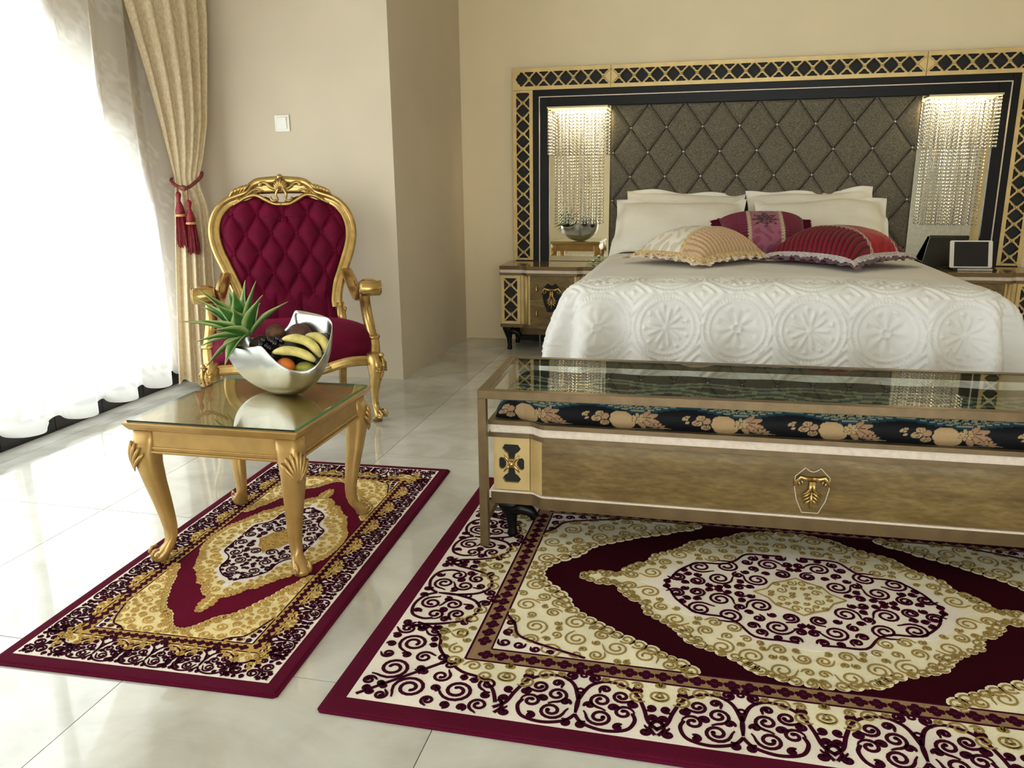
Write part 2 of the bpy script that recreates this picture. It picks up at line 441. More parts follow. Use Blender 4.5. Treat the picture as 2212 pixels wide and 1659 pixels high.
# black granite curb along the window
cb = bpy.data.objects.new('trim_1', None); COL.objects.link(cb); tag(cb, kind='structure')
yy = -1.376; k = 0
while yy > -7.5:
    y2 = max(yy-0.327, -7.59); t = MB(); t.span((-1.55, y2+0.0015, 0), (-1.30, yy-0.0015, 0.105))
    t.build('granite_tile', M['granite'], cb, smooth=False, bevel=0.002); yy = y2
    if y2 <= -7.58: break

def window(name, x0, x1, axis, z0, z1, pos, nm):
    wn = bpy.data.objects.new(name, None); COL.objects.link(wn); tag(wn, kind='structure')
    n = MB(); fr = 0.05
    def bx(mb, a, b, za, zb, th=0.05):
        if axis == 'y': mb.span((pos-th/2, a, za), (pos+th/2, b, zb))
        else: mb.span((a, pos-th/2, za), (b, pos+th/2, zb))
    bx(n, x0, x1, z0, z0+fr); bx(n, x0, x1, z1-fr, z1)
    for k in range(nm+1):
        c = lerp(x0, x1-fr, k/nm); bx(n, c, c+fr, z0, z1)
    n.build('window_frame', M['alu'], wn, smooth=False)
    for k in range(nm):
        a = lerp(x0, x1-fr, k/nm)+fr; b = lerp(x0, x1-fr, (k+1)/nm)
        g = MB(); bx(g, a, b, z0+fr, z1-fr, 0.006); g.build('window_pane', M['pane'], wn, smooth=False)
window('window_1', -6.24, -1.56, 'y', 0.105, 2.5, -1.48, 4)
window('fill_window', 0.6, 4.3, 'x', 0.0, 2.2, YB-0.08, 4)  # added rear window behind the camera, lights the room from the front

# white door added to the rear wall so the right mirror reflects something pale
d = MB(); d.span((4.62, YB, 0.0), (5.62, YB+0.035, 2.12)); dr = d.build('added_door', M['alu'], smooth=False, bevel=0.003); tag(dr, kind='structure')
for z0, z1 in ((0.15, 0.95), (1.10, 1.98)):
    d = MB(); d.span((4.76, YB+0.035, z0), (5.48, YB+0.045, z1)); d.build('added_door_panel', M['alu'], dr, smooth=False, bevel=0.004)
# outside


# ================================================================ HEADBOARD
def circ(cx, cy, r, n=10, a0=0, a1=2*pi):
    return [(cx+r*cos(lerp(a0, a1, k/n)), cy+r*sin(lerp(a0, a1, k/n))) for k in range(n)]
HEX = [(-.041, .006), (-.041, -.006), (-.033, -.014), (-.028, -.028), (-.015, -.034), (-.012, -.046), (.012, -.046), (.015, -.034), (.028, -.028), (.033, -.014),
       (.041, -.006), (.041, .006), (.033, .014), (.028, .028), (.015, .034), (.012, .046), (-.012, .046), (-.015, .034), (-.028, .028), (-.033, .014)]
FAN = [(-.030, .047), (-.032, .039), (-.020, .033), (-.011, .022), (-.006, .016), (.006, .016), (.011, .022), (.020, .033), (.032, .039), (.030, .047)]
def lattice(u0, u1, beads, half, to3, sc_=1.0, vc=0.0, th=(0.0, 0.012), margin=0.012, close=(True, True)):
    """fretwork strip along u; beads = list of u positions of the crossings"""
    holes = []; bb = sorted(beads); p = (bb[1]-bb[0]) if len(bb) > 1 else 0.1035*sc_
    def ok(h): return all(u0+margin <= q[0] <= u1-margin for q in h)
    cs = [b+p/2 for b in bb]+[bb[0]-p/2]
    for c in cs:
        h = [(max(u0+margin, min(u1-margin, c+x*sc_)), vc+y*sc_) for x, y in HEX]
        if max(q[0] for q in h)-min(q[0] for q in h) > 0.03*sc_:
            hh = []
            for q in h:
                if not hh or hypot(q[0]-hh[-1][0], q[1]-hh[-1][1]) > 1e-6: hh.append(q)
            if hypot(hh[0][0]-hh[-1][0], hh[0][1]-hh[-1][1]) < 1e-6: hh.pop()
            holes.append(hh)
    for b in bb:
        for sg in (1, -1):
            h = [(b+x*sc_, vc+sg*y*sc_) for x, y in FAN]
            if ok(h): holes.append(h)
    mb = MB(); mb.prism([(u0, vc-half), (u1, vc-half), (u1, vc+half), (u0, vc+half)], th[0], th[1], holes, T=to3)
    bd = MB()
    for b in bb:
        c = to3(b, vc, th[1]); bd.ball(c, 0.009*sc_, 8, 5)
        for sx in (-1, 1):
            for sy in (-1, 1):
                a = to3(b+sx*.006*sc_, vc+sy*.006*sc_, th[1]); e = to3(b+sx*.046*sc_, vc+sy*.046*sc_, th[1])
                mb.tube([a, e], 0.0035*sc_, 6)
    return mb, bd

HX = 2.085
hb = thing('headboard', 'wide gold lattice and black headboard with grey diamond-tufted panel', 'headboard', (HX, 0, 0))
t = MB(); t.span((-1.66, -0.035, 0.0), (1.66, -0.002, 1.91)); t.build('backing_board', M['void'], hb, smooth=False)
P = 0.1035; F3 = lambda u, v, c: (u, -0.045-c, v)
topz = 1.848
for (a, b) in ((-1.67, -0.985), (-0.985, 0.985), (0.985, 1.67)):
    beads = [k*P for k in range(-15, 16) if a-0.001 < k*P < b-0.02 or (a < k*P < b and b > 1.6)]
    mb, bd = lattice(a+0.0015, b-0.0015, beads, 0.072, F3, vc=topz, margin=0.014)
    mb.span((a+0.0015, -0.046, topz-0.072), (b-0.0015, -0.036, topz-0.056)); mb.span((a+0.0015, -0.046, topz+0.056), (b-0.0015, -0.036, topz+0.072))
    o = mb.build('lattice_panel', M['champagne'], hb, smooth=False)
    o2 = bd.build('lattice_beads', M['champagne'], o); tag(o2, kind='stuff')
for sg in (-1, 1):
    F3v = lambda u, v, c: (v, -0.045-c, u)
    beads = [0.658+k*P for k in range(0, 12) if 0.658+k*P < 1.76]
    mb, bd = lattice(0.603, topz-0.0735, beads, 0.072, F3v, vc=sg*1.598, margin=0.014)
    o = mb.build('lattice_panel', M['champagne'], hb, smooth=False)
    o2 = bd.build('lattice_beads', M['champagne'], o); tag(o2, kind='stuff')
def frame_rect(x, z0, z1, wdt, y0, y1, mb):
    mb.span((-x, y0, z0), (-x+wdt, y1, z1)); mb.span((x-wdt, y0, z0), (x, y1, z1)); mb.span((-x+wdt, y0, z1-wdt), (x-wdt, y1, z1))
t = MB(); frame_rect(1.526, 0.0, 1.776, 0.045, -0.062, -0.035, t); t.build('outer_black_frame', M['black'], hb, smooth=False, bevel=0.003)
t = MB(); frame_rect(1.481, 0.0, 1.731, 0.007, -0.066, -0.035, t); t.build('white_inlay', M['cream_band'], hb, smooth=False)
t = MB(); frame_rect(1.474, 0.0, 1.724, 0.064, -0.060, -0.035, t); t.build('inner_black_frame', M['black'], hb, smooth=False, bevel=0.003)
for sg in (-1, 1):
    t = MB(); a, b = sorted((sg*0.980, sg*1.410)); t.span((a, -0.046, 0.55), (b, -0.036, 1.660)); t.build('mirror_panel', M['mirror'], hb, smooth=False)
# tufted pad
PX, PZ0, PZ1 = 0.976, 0.30, 1.660
bx0, bz0, SX, SZ = 1.245-HX, 1.507, 0.239, 0.323
def pad(u, v):
    x = lerp(-PX, PX, u); z = lerp(PZ0, PZ1, v)
    a = (x-bx0)/SX+(z-bz0)/SZ; b = (x-bx0)/SX-(z-bz0)/SZ
    da = abs(a-round(a)); db = abs(b-round(b))
    h = (1-math.exp(-(da/0.055)**2))*(1-math.exp(-(db/0.055)**2))
    h = 0.55*h+0.45*sqrt(abs(sin(pi*a)*sin(pi*b)))
    e = min(1, (PX-abs(x))/0.02)*min(1, (PZ1-z)/0.02); e = sqrt(max(0, e))
    return (x, -0.048-0.004*e-0.024*h*e, z)
t = MB(); t.grid(pad, 300, 200); t.build('tufted_panel', M['tweed'], hb)
t = MB(); lim = [(-PX+0.004, PX-0.004), (0.45, PZ1-0.004)]
for fam in (1, -1):
    for k in range(-30, 31):
        pts = []
        for q in range(0, 121):
            z = lerp(lim[1][0], lim[1][1], q/120); x = bx0+SX*(k-fam*(z-bz0)/SZ)
            if lim[0][0] < x < lim[0][1]: pts.append((x, pad((x+PX)/(2*PX), (z-PZ0)/(PZ1-PZ0))[1]-0.0015, z))
        if len(pts) > 2: t.tube(pts, 0.0035, 5)
t.build('stitched_seams', M['black'], hb)
cry = MB()
for i in range(-8, 20):
    for j in range(-8, 3):
        x = bx0+SX*i/2; z = bz0+SZ*j/2
        if (i+j) % 2: continue
        if abs(x) < PX-0.015 and 0.7 < z < PZ1-0.015:
            c = MB(); c.ball((0, 0, 0), (0.0085, 0.006, 0.0085), 8, 4); 
            o = c.build('crystal_button', M['bead'], hb, smooth=False) if not cry.v else dup(cb0, hb)
            if not cry.v: cry.v.append(1); cb0 = o
            o.location = (x, -0.055, z)

# ---------------------------------------------------------------- bead curtain lamps
bead1 = MB()
def strand_mesh(n, name):
    t = MB(); t.tube([(0, 0, 0), (0, 0, -n*0.0215)], 0.0008, 4)
    for k in range(n):
        z = -0.0215*(k+0.5); r = 0.0072
        b = len(t.v); t.v.extend([(0, 0, z+r)]+[(r*cos(q*pi/3), r*sin(q*pi/3), z) for q in range(6)]+[(0, 0, z-r)])
        for q in range(6):
            a, c = b+1+q, b+1+(q+1) % 6; t.face((b, a, c), 0, False); t.face((b+7, c, a), 0, False)
    return t
for sg, lab in ((-1, 'crystal bead curtain lamp glowing over the left mirror'), (1, 'crystal bead curtain lamp glowing over the right mirror')):
    L = thing('bead_curtain_lamp', lab, 'lamp', (HX+sg*1.192, 0, 1.635), group='bead curtain lamps on the headboard')
    t = MB(); t.span((-0.207, -0.20, 0.004), (0.207, -0.047, 0.016)); t.build('top_plate', M['bead'], L, smooth=False)
    t = MB()
    t.span((-0.200, -0.195, -0.001), (0.200, -0.180, 0.004)); t.span((-0.200, -0.07, -0.001), (0.200, -0.055, 0.004))
    t.build('led_strip', M['led'], L, smooth=False)
    so = None; si = None
    def put(x, y, kind):
        global so, si
        if kind == 0:
            if so is None: so = strand_mesh(14, 's').build('bead_strand', M['bead'], L); o = so
            else: o = dup(so, L)
        else:
            if si is None: si = strand_mesh(36, 's').build('bead_strand', M['bead'], L); o = si
            else: o = dup(si, L)
        o.location = (x, y, -0.002); o.rotation_euler = (0, 0, random.Random(int(x*1e4+y*1e5)).random()*1.0)
    so = si = None
    for k in range(17): put(-0.200+0.025*k, -0.19, 0)
    for k in range(1, 5):
        put(-0.200, -0.19+0.027*k, 0); put(0.200, -0.19+0.027*k, 0)
    for k in range(13):
        put(-0.156+0.026*k, -0.155, 1); put(-0.156+0.026*k, -0.10, 1)
    l = bpy.data.lights.new('lamp_glow', 'AREA'); l.shape = 'RECTANGLE'; l.size = 0.38; l.size_y = 0.12; l.energy = 3.0; l.color = (1.0, 0.80, 0.45)
    lo = bpy.data.objects.new('lamp_glow', l); COL.objects.link(lo); lo.parent = L; lo.location = (0, -0.125, -0.004)

# ---------------------------------------------------------------- carved crest
def shield_pts(w, h, n=6):
    q = [(-0.5*w, 0.30*h), (-0.22*w, 0.5*h)]
    for k in range(1, n): q.append((lerp(-0.22, 0.22, k/n)*w, (0.5-0.085*sin(pi*k/n))*h))
    q += [(0.22*w, 0.5*h), (0.5*w, 0.30*h), (0.50*w, 0.05*h), (0.42*w, -0.22*h), (0.24*w, -0.5*h), (-0.24*w, -0.5*h), (-0.42*w, -0.22*h), (-0.50*w, 0.05*h)]
    return q
def crest(parent, x, y, z, w, h, mode):
    if mode == 'outline':
        t = MB(); t.tube([(x+p[0], y-0.001, z+p[1]) for p in shield_pts(w, h)], 0.0014, 6, loop=True); o = t.build('shield_outline', M['cream_band'], parent)
    else:
        t = MB(); t.prism(shield_pts(w, h), 0, 0.006, T=lambda a, b, c: (x+a, y-c, z+b)); o = t.build('black_shield', M['black'], parent, smooth=False, bevel=0.001)
    c = MB(); s = h; y0 = y-0.006
    for sg in (-1, 1):
        c.tube([(x, y0, z+.26*s), (x+sg*.14*s, y0-.003, z+.27*s), (x+sg*.24*s, y0-.005, z+.31*s), (x+sg*.33*s, y0-.004, z+.20*s), (x+sg*.36*s, y0, z+.09*s)], [.05*s, .045*s, .04*s, .035*s, .008*s], 8, flat=0.5, up=(0, 1, 0))
        for k, (dx, dz) in enumerate(((.27, .13), (.21, .16))):
            c.tube([(x+sg*(dx+.03)*s, y0, z+(dz+.1)*s), (x+sg*(dx-.02)*s, y0-.003, z+(dz+.02)*s), (x+sg*(dx+.01)*s, y0, z+(dz-.04)*s)], [.012*s, .022*s, .006*s], 6, flat=0.6, up=(0, 1, 0))
        c.tube([(x+sg*.03*s, y0-.004, z+.22*s), (x+sg*.035*s, y0-.006, z+.05*s), (x+sg*.10*s, y0-.004, z-.05*s), (x+sg*.21*s, y0, z-.09*s)], [.045*s, .035*s, .028*s, .012*s], 8, flat=0.6, up=(0, 1, 0))
        for k, (ax, az, bx, bz) in enumerate(((.03, -.03, .20, -.15), (.02, -.10, .19, -.22), (.015, -.17, .15, -.29))):
            c.tube([(x+sg*ax*s, y0-.004, z+az*s), (x+sg*(ax+bx)*.5*s, y0-.005, z+(az*.35+bz*.65)*s), (x+sg*bx*s, y0, z+bz*s)], [.020*s, .028*s, .010*s], 6, flat=0.6, up=(0, 1, 0))
    c.tube([(x, y0-.004, z+.0*s), (x, y0-.006, z-.2*s), (x, y0-.002, z-.40*s)], [.012*s, .035*s, .016*s], 8, flat=0.6, up=(0, 1, 0))
    c.build('gold_leaf_carving', M['gold'], o)

def serp(x0, x1, yf, yb, step, e, tr=0.05, n=8, grow=0.0):
    """plan outline, ends set back by step; grow offsets outward"""
    x0 -= grow; x1 += grow; yf -= grow; e += grow
    pts = [(x0, yb), (x0, yf), (x0+e, yf)]
    for k in range(1, n+1):
        q = k/n; pts.append((x0+e+tr*q, yf-step*(0.5-0.5*cos(pi*q))))
    for k in range(n, -1, -1):
        q = k/n; pts.append((x1-e-tr*q, yf-step*(0.5-0.5*cos(pi*q))))
    pts += [(x1, yf), (x1, yb)]
    return pts
def black_leg(parent, x, y, h, sx, sy=-1, name='leg'):
    """black lacquer cabriole leg; sx = direction (in x) of the scroll bracket"""
    t = MB()
    k = h/0.16
    t.loft([(x, y, 0.0, .016, .016, 0, 3), (x, y, .012*k, .017, .017, 0, 3), (x+sx*.0, y, .03*k, .0145, .0145, 0, 3), (x-sx*.003, y, .075*k, .018, .018, 0, 2.5),
            (x-sx*.010, y, .115*k, .028, .026, 0, 2.5), (x-sx*.012, y, .14*k, .036, .032, 0, 3), (x-sx*.010, y, h, .038, .034, 0, 4)], 16)
    t.tube([(x+sx*.0, y-.004, .125*k), (x+sx*.035, y-.006, .128*k), (x+sx*.062, y-.006, .118*k), (x+sx*.078, y-.006, .098*k), (x+sx*.066, y-.006, .084*k)], [.026, .022, .019, .016, .010], 10, up=(0, 1, 0))
    t.ball((x+sx*.072, y-.012, .100*k), .008, 8, 5)
    return t.build(name, M['black'], parent)

# ---------------------------------------------------------------- nightstands
def nightstand(x0, lab, sg):
    """x from 0 .. 0.76 in local space, front towards -y"""
    W_ = 0.735
    n = thing('nightstand', lab, 'nightstand', (x0, -0.068, 0), group='nightstands beside the bed')
    yf, st, e = -0.345, 0.028, 0.150
    def slab(nm, z0, z1, mat, grow, bev=0.0015):
        t = MB(); t.prism(serp(0, W_, yf, 0, st, e, grow=grow), z0, z1); return t.build(nm, mat, n, smooth=False, bevel=bev)
    slab('top', 0.571, 0.597, M['bronze_top'], 0.006)
    slab('cream_band', 0.549, 0.571, M['cream_band'], 0.001)
    slab('top_molding', 0.533, 0.549, M['bronze'], 0.006)
    t = MB(); t.prism(serp(0.008, W_-0.008, yf+0.014, -0.002, st, e-0.002), 0.188, 0.533); t.build('body', M['champagne'], n, smooth=False)
    slab('base_molding', 0.166, 0.188, M['bronze'], 0.004)
    for a, b, u in ((0.004, 0.140, 0.072), (W_-0.140, W_-0.004, W_-0.072)):
        T = lambda q, v, c: (v, yf+0.012-c, q)
        bk = MB(); bk.span((a, yf+0.0125, 0.19), (b, yf+0.013, 0.53))
        mb, bd = lattice(0.190, 0.531, [0.36-P, 0.36, 0.36+P], 0.068, T, vc=u, margin=0.02)
        o = mb.build('lattice_panel', M['champagne'], n, smooth=False); tag(bd.build('lattice_beads', M['champagne'], o), kind='stuff')
        bk.build('lattice_backing', M['void'], n, smooth=False)
    yd = yf+0.014-st
    for z0, z1 in ((0.362, 0.530), (0.191, 0.358)):
        t = MB(); t.span((0.215, yd-0.012, z0), (W_-0.215, yd+0.01, z1)); d = t.build('drawer', M['veneer'], n, smooth=False, bevel=0.002)
        for kx in (0.262, W_-0.262):
            k = MB(); c = (kx, yd-0.014, (z0+z1)/2)
            k.lathe([(0.001, 0.02), (0.004, 0.016), (0.006, 0.004), (0.0095, -0.012), (0.008, -0.020), (0.001, -0.024)], 10, (c[0], c[1]-0.008, c[2])); k.ball((c[0], c[1]-0.003, c[2]+0.016), 0.006, 8, 5)
            k.build('knob', M['gold'], d)
    for cx in (0.187, W_-0.187):
        t = MB(); t.tube([(cx, yd+0.004, 0.189), (cx, yd+0.004, 0.532)], 0.014, 14); t.build('corner_column', M['champagne'], n)
    crest(n, W_/2, yd-0.013, 0.385, 0.125, 0.20, 'black')
    black_leg(n, 0.052, yf+0.04, 0.166, 1); black_leg(n, W_-0.052, yf+0.04, 0.166, -1)
    black_leg(n, 0.052, -0.05, 0.166, 1); black_leg(n, W_-0.052, -0.05, 0.166, -1)
    t = MB(); t.span((0.09, -0.14, 0.078), (W_-0.09, -0.10, 0.166)); t.build('skirt', M['bronze'], n, smooth=False)
    return n
M['bronze_top'] = simple('polished_brown_top', (128, 104, 72), 0.12, metal=0.3, var=0.06, scale=14)
nightstand(0.398, 'gold and black lattice nightstand left of the bed', -1)
nightstand(3.037, 'gold nightstand right of the bed under the tablets', 1)

gd = thing('glass_dish', 'small clear cut-glass dish on the left nightstand', 'dish', (1.02, -0.20, 0.597))
t = MB(); prof = [(0.03, 0), (0.045, 0.004), (0.058, 0.018), (0.062, 0.026), (0.056, 0.026), (0.040, 0.008), (0.001, 0.006)]
t.lathe(prof, 14); t.build('bowl', M['glass'], gd, smooth=False)
t = MB(); t.ball((0, 0, 0.02), 0.014, 10, 6); t.build('knop', M['bead'], gd, smooth=False)

# tablets
def tablet(name, lab, cx, cy, cz, w_, h_, tilt, rz, body, extra=None):
    n = thing(name, lab, 'tablet', (cx, cy, cz), rz)
    Mx = Matrix.Rotation(tilt, 3, 'X'); T = lambda x, z, c: tuple(Mx @ Vector((x, -c, z)))
    def rr(w_, h_, r, z0=0):
        q = []
        for (sx, sy, a) in ((1, 1, 0), (-1, 1, 90), (-1, -1, 180), (1, -1, 270)):
            for k in range(5): q.append((sx*(w_/2-r)+r*cos(R(a+k*22.5)), z0+h_/2+sy*(h_/2-r)+r*sin(R(a+k*22.5))))
        return q
    t = MB(); t.prism(rr(w_, h_, 0.010), 0.0, 0.007, T=T); b = t.build('casing', body, n, smooth=False, bevel=0.001)
    t = MB(); t.prism(rr(w_*0.80, h_*0.90, 0.001, h_*0.05), 0.0066, 0.0078, T=T); t.build('screen', M['screen'], n, smooth=False)
    return n
n = tablet('tablet', 'white framed tablet with dark screen on right nightstand dock', 3.385, -0.32, 0.612, 0.245, 0.170, R(-14), R(3), M['white_plastic'])
dk = thing('tablet_dock', 'dark tablet dock with a silver front edge on nightstand', 'dock', (3.40, -0.30, 0.597), R(3))
t = MB(); t.span((-0.12, -0.045, 0.0), (0.13, 0.09, 0.012)); t.build('base', M['dark_plastic'], dk, smooth=False, bevel=0.003)
t = MB(); t.span((-0.10, -0.058, 0.0), (0.10, -0.046, 0.014)); t.build('front_edge', M['silver'], dk, smooth=False, bevel=0.003)
t = MB(); t.tube([(0, 0.055, 0.008), (0, 0.06, 0.06), (0, 0.04, 0.10)], 0.008, 8); t.build('support_arm', M['dark_plastic'], dk)
bt = thing('tablet_case', 'dark open tablet case leaning behind the white tablet', 'case', (3.295, -0.14, 0.597), R(4))
Mx = Matrix.Rotation(R(-22), 3, 'X')
t = MB(); t.prism([(-0.155, 0), (0.135, 0), (0.125, 0.20), (-0.095, 0.20)], 0, 0.01, T=lambda a, b, c: tuple(Mx @ Vector((a, -c, b)))); t.build('cover', M['dark_plastic'], bt, smooth=False, bevel=0.002)
t = MB(); t.span((-0.16, -0.10, 0.0), (0.10, -0.01, 0.008)); t.build('flap', M['dark_plastic'], bt, smooth=False, bevel=0.002)
cbl = MB(); cbl.tube(catmull([(3.14, -0.16, 0.603), (3.10, -0.20, 0.602), (3.12, -0.27, 0.602), (3.18, -0.29, 0.602), (3.22, -0.25, 0.603)], 6), 0.004, 6)
tag(cbl.build('charging_cable', M['dark_plastic']), 'black charging cable lying on the right nightstand by the bed', 'cable')

# switch
sw = thing('light_switch', 'square cream light switch on the pale wall above the armchair', 'switch', (-0.655, -1.374, 1.507))
t = MB(); t.span((-0.046, -0.010, -0.046), (0.046, -0.001, 0.046)); t.build('plate', M['white_plastic'], sw, smooth=False, bevel=0.002)
Mx = Matrix.Rotation(R(5), 3, 'X'); t = MB(); t.box((0, -0.013, 0), (0.062, 0.008, 0.066), M_=Mx); t.build('rocker', M['white_plastic'], sw, smooth=False, bevel=0.0015)

# ================================================================ BED
BX0, BX1, BYF, BZ = 1.175, 2.965, -2.24, 0.708
bed = thing('bed', 'double bed dressed with sheet, standing between the two nightstands', 'bed', (2.07, -1.1, 0))
t = MB(); t.span((-0.86, -1.05, 0.30), (0.86, 0.99, 0.675)); t.build('mattress', M['linen'], bed, smooth=False, bevel=0.05)
t = MB(); t.span((-0.88, -1.05, 0.06), (0.88, 0.99, 0.30)); t.build('bed_base', M['bronze'], bed, smooth=False, bevel=0.01)
for sx in (-1, 1):
    for yy in (-0.95, 0.9):
        t = MB(); t.span((sx*0.8-0.03, yy-0.03, 0), (sx*0.8+0.03, yy+0.03, 0.06)); t.build('foot', M['black'], bed, smooth=False)

def relief(px, py):
    if py > 0.25: return 0.0
    fade = min(1.0, (0.25-py)/0.16)
    S = 0.30; gx = (px-2.07)/S; gy = (py+0.235)/S
    i, j = math.floor(gx), round(gy)
    dx = (gx-i-0.5)*S; dy = (gy-j)*S
    r = hypot(dx, dy)/0.145; th = atan2(dy, dx); h = 0
    if r < 1.02:
        h += 0.9*math.exp(-((r-0.985)/0.03)**2)+0.7*math.exp(-((r-0.80)/0.03)**2)
        if 0.82 < r < 0.96: h += 0.45*(0.5+0.5*sin(th*56))
        if (i+j) % 2:
            if r < 0.76:
                pet = abs(cos(th*4)); h += 1.0*max(0, pet-0.35)*sin(pi*min(1, r/0.76))**0.7
                h += 0.8*math.exp(-((r-0.12)/0.05)**2)+0.6*math.exp(-((r-0.6)/0.08)**2)*max(0, -cos(th*8))
        else:
            if r < 0.76:
                h += 0.9*max(0, cos(th*9))**0.8*math.exp(-((r-0.33)/0.2)**2)
                h += 1.0*math.exp(-((r-0.63)/0.06)**2)*max(0, cos(th*9+pi))**2+0.8*math.exp(-(r/0.08)**2)
                h += 0.5*math.exp(-((r-0.50)/0.05)**2)*max(0, cos(th*18))
    else:
        cx = (gx-round(gx))*S; cy = (gy-math.floor(gy)-0.5)*S
        d = (abs(cx)+abs(cy))/0.145
        h += 0.8*(0.5+0.5*cos(d*2*pi*3.2))*(1 if d > 0.3 else 0.3)+0.8*math.exp(-(d/0.1)**2)
    return h*fade*0.0092
def drop(t, s, corner=0.0):
    """outward, z for arc length t below the bed edge"""
    rr_ = 0.105
    if t < rr_*pi/2: a = t/rr_; return rr_*sin(a), BZ-rr_*(1-cos(a))
    q = t-rr_*pi/2; k = 0.13+0.07*corner
    L_ = sqrt(1+k*k); return rr_+q*k/L_, BZ-rr_-q/L_
def build_spread():
    t = MB()
    fx0, fx1, fy = BX0+0.065, BX1-0.065, BYF+0.065
    xs = list(np.linspace(fx0, fx1, 331)); ys = list(np.linspace(fy, fy+0.42, 76))+list(np.linspace(fy+0.43, -0.085, 70))
    nx, ny = len(xs), len(ys); b0 = len(t.v)
    def topz(x, y):
        e = min(x-fx0, fx1-x); crown = 0.026*(1-((x-2.07)/0.9)**2)
        wr = 0.004*sin(x*9+y*5)*sin(y*7-x*3)
        fold = 0.006/(1+math.exp(-(y+0.52)/0.008)) if y > -0.8 else 0
        return BZ+crown*min(1, 0.62+(y-fy)/0.5)+wr*min(1, e/0.1)*min(1, (y-fy)/0.2)+fold*min(1, e/0.03)
    for x in xs:
        for y in ys: t.v.append((x, y, topz(x, y)+relief(x, y-fy)))
    for i in range(nx-1):
        for j in range(ny-1):
            a = b0+i*ny+j; t.face((a, a+ny, a+ny+1, a+1))
    cols = []
    for y in ys[::-1][:]:
        cols.append((fx0, y, -1, 0, -1))
    for k in range(1, 30):
        a = pi+pi/2*k/30; cols.append((fx0, fy, cos(a), sin(a), 0))
    for x in xs: cols.append((x, fy, 0, -1, 1))
    for k in range(1, 30):
        a = 1.5*pi+pi/2*k/30; cols.append((fx1, fy, cos(a), sin(a), 0))
    for y in ys: cols.append((fx1, y, 1, 0, 2))
    nt = 112; T_ = 0.62; b1 = len(t.v); s_acc = 0; last = None
    for (x, y, dx, dy, side) in cols:
        pz = topz(x, y) if True else BZ
        if side == 1: s_ = x-fx0; cr = max(0, 1-min(x-fx0, fx1-x)/0.35)
        elif side == 0:
            a = atan2(dy, dx) % (2*pi); s_ = (-(1.5*pi-a)*0.25 if a <= 1.5*pi else (fx1-fx0)+(a-1.5*pi)*0.25); cr = 1
        elif side == -1: s_ = -pi/2*0.25-(y-fy); cr = max(0, 1-(y-fy)/0.4)
        else: s_ = (fx1-fx0)+pi/2*0.25+(y-fy); cr = max(0, 1-(y-fy)/0.4)
        for k in range(nt+1):
            tt = T_*k/nt; o_, z = drop(tt, s_, cr)
            amp = (0.012+0.040*cr if side in (0, 1) else 0.018+0.02*cr)*min(1, max(0, (tt-0.06)/0.25))
            ph = s_*2*pi/0.27; o_ += amp*(0.6+sin(ph+0.7*sin(s_*3.1)+tt*1.4)+0.35*sin(ph*0.53+2))
            if side == 1: rl = relief(x, -tt)
            elif side == 0: rl = relief(x+dx*tt, dy*tt)
            elif side == -1: rl = relief(x-tt, y-fy) if y-fy < 0.25 else 0
            else: rl = relief(x+tt, y-fy) if y-fy < 0.25 else 0
            if side in (-1, 2): o_ *= lerp(0.30, 1, min(1, max(0, (-0.44-y)/0.14)))
            an_ = min(pi/2, tt/0.105); o_ += rl*sin(an_)
            t.v.append((x+dx*o_, y+dy*o_, z+(pz-BZ)*math.exp(-tt/0.30)+rl*cos(an_)))
    m = nt+1
    for i in range(len(cols)-1):
        for k in range(nt):
            a = b1+i*m+k; t.face((a, a+1, a+m+1, a+m))
    o = t.build('bedspread', M['quilt'], recalc=False, weld=True)
    return tag(o, 'white embossed quilt bedspread draped over the bed and its foot', 'bedspread')
build_spread()

def pillow_mesh(w_, h_, th, seed=0, flange=0.035, n=44):
    rnd = random.Random(seed); ph = [rnd.uniform(0, 6.28) for _ in range(8)]
    t = MB()
    def P_(u, v, side):
        x, y = u*2-1, v*2-1
        fx, fy_ = 1-flange/(w_/2), 1-flange/(h_/2)
        ax, ay = min(1, abs(x)/fx), min(1, abs(y)/fy_)
        b = ((1-ax**2.6)**0.5)*((1-ay**2.6)**0.5)
        z = side*th*0.5*b
        wr = 0.007*sin(6*x+ph[0]+2*y)*sin(5*y+ph[1])*(1-b*0.4)+0.016*sin(7*x+ph[2])*max(0, abs(y)-0.80)/0.2+0.016*sin(8*y+ph[3])*max(0, abs(x)-0.80)/0.2+0.012*sin(3*x+ph[4])*max(0, y)
        pinch = 1-0.05*(1-abs(y)**2)*abs(x)**6; pinchy = 1-0.06*(1-abs(x)**2)*abs(y)**6
        return (x*w_/2*pinch, y*h_/2*pinchy, z+wr+side*0.0015)
    t.grid(lambda u, v: P_(u, v, 1), n, n); t.grid(lambda u, v: P_(u, v, -1), n, n)
    return t
def white_pillow(lab, cx, cy, cz, w_, h_, th, tilt, rz, ry, seed):
    t = pillow_mesh(w_, h_, th, seed); o = t.build('bed_pillow', M['linen'])
    o.matrix_world = Matrix.Translation((cx, cy, cz)) @ Matrix.Rotation(rz, 4, 'Z') @ Matrix.Rotation(ry, 4, 'Y') @ Matrix.Rotation(tilt, 4, 'X')
    return tag(o, lab, 'pillow', 'white bed pillows against the headboard')
white_pillow('white pillow at left rear, leaning against the tufted headboard', 1.625, -0.20, 0.885, 0.80, 0.48, 0.15, R(58), R(0), R(1.5), 1)
white_pillow('white pillow at left front, behind the cream cushion', 1.60, -0.49, 0.862, 0.84, 0.50, 0.19, R(39), R(0), R(1), 2)
white_pillow('white pillow at right rear, leaning against the tufted headboard', 2.43, -0.20, 0.888, 0.80, 0.48, 0.15, R(58), R(0), R(-2), 3)
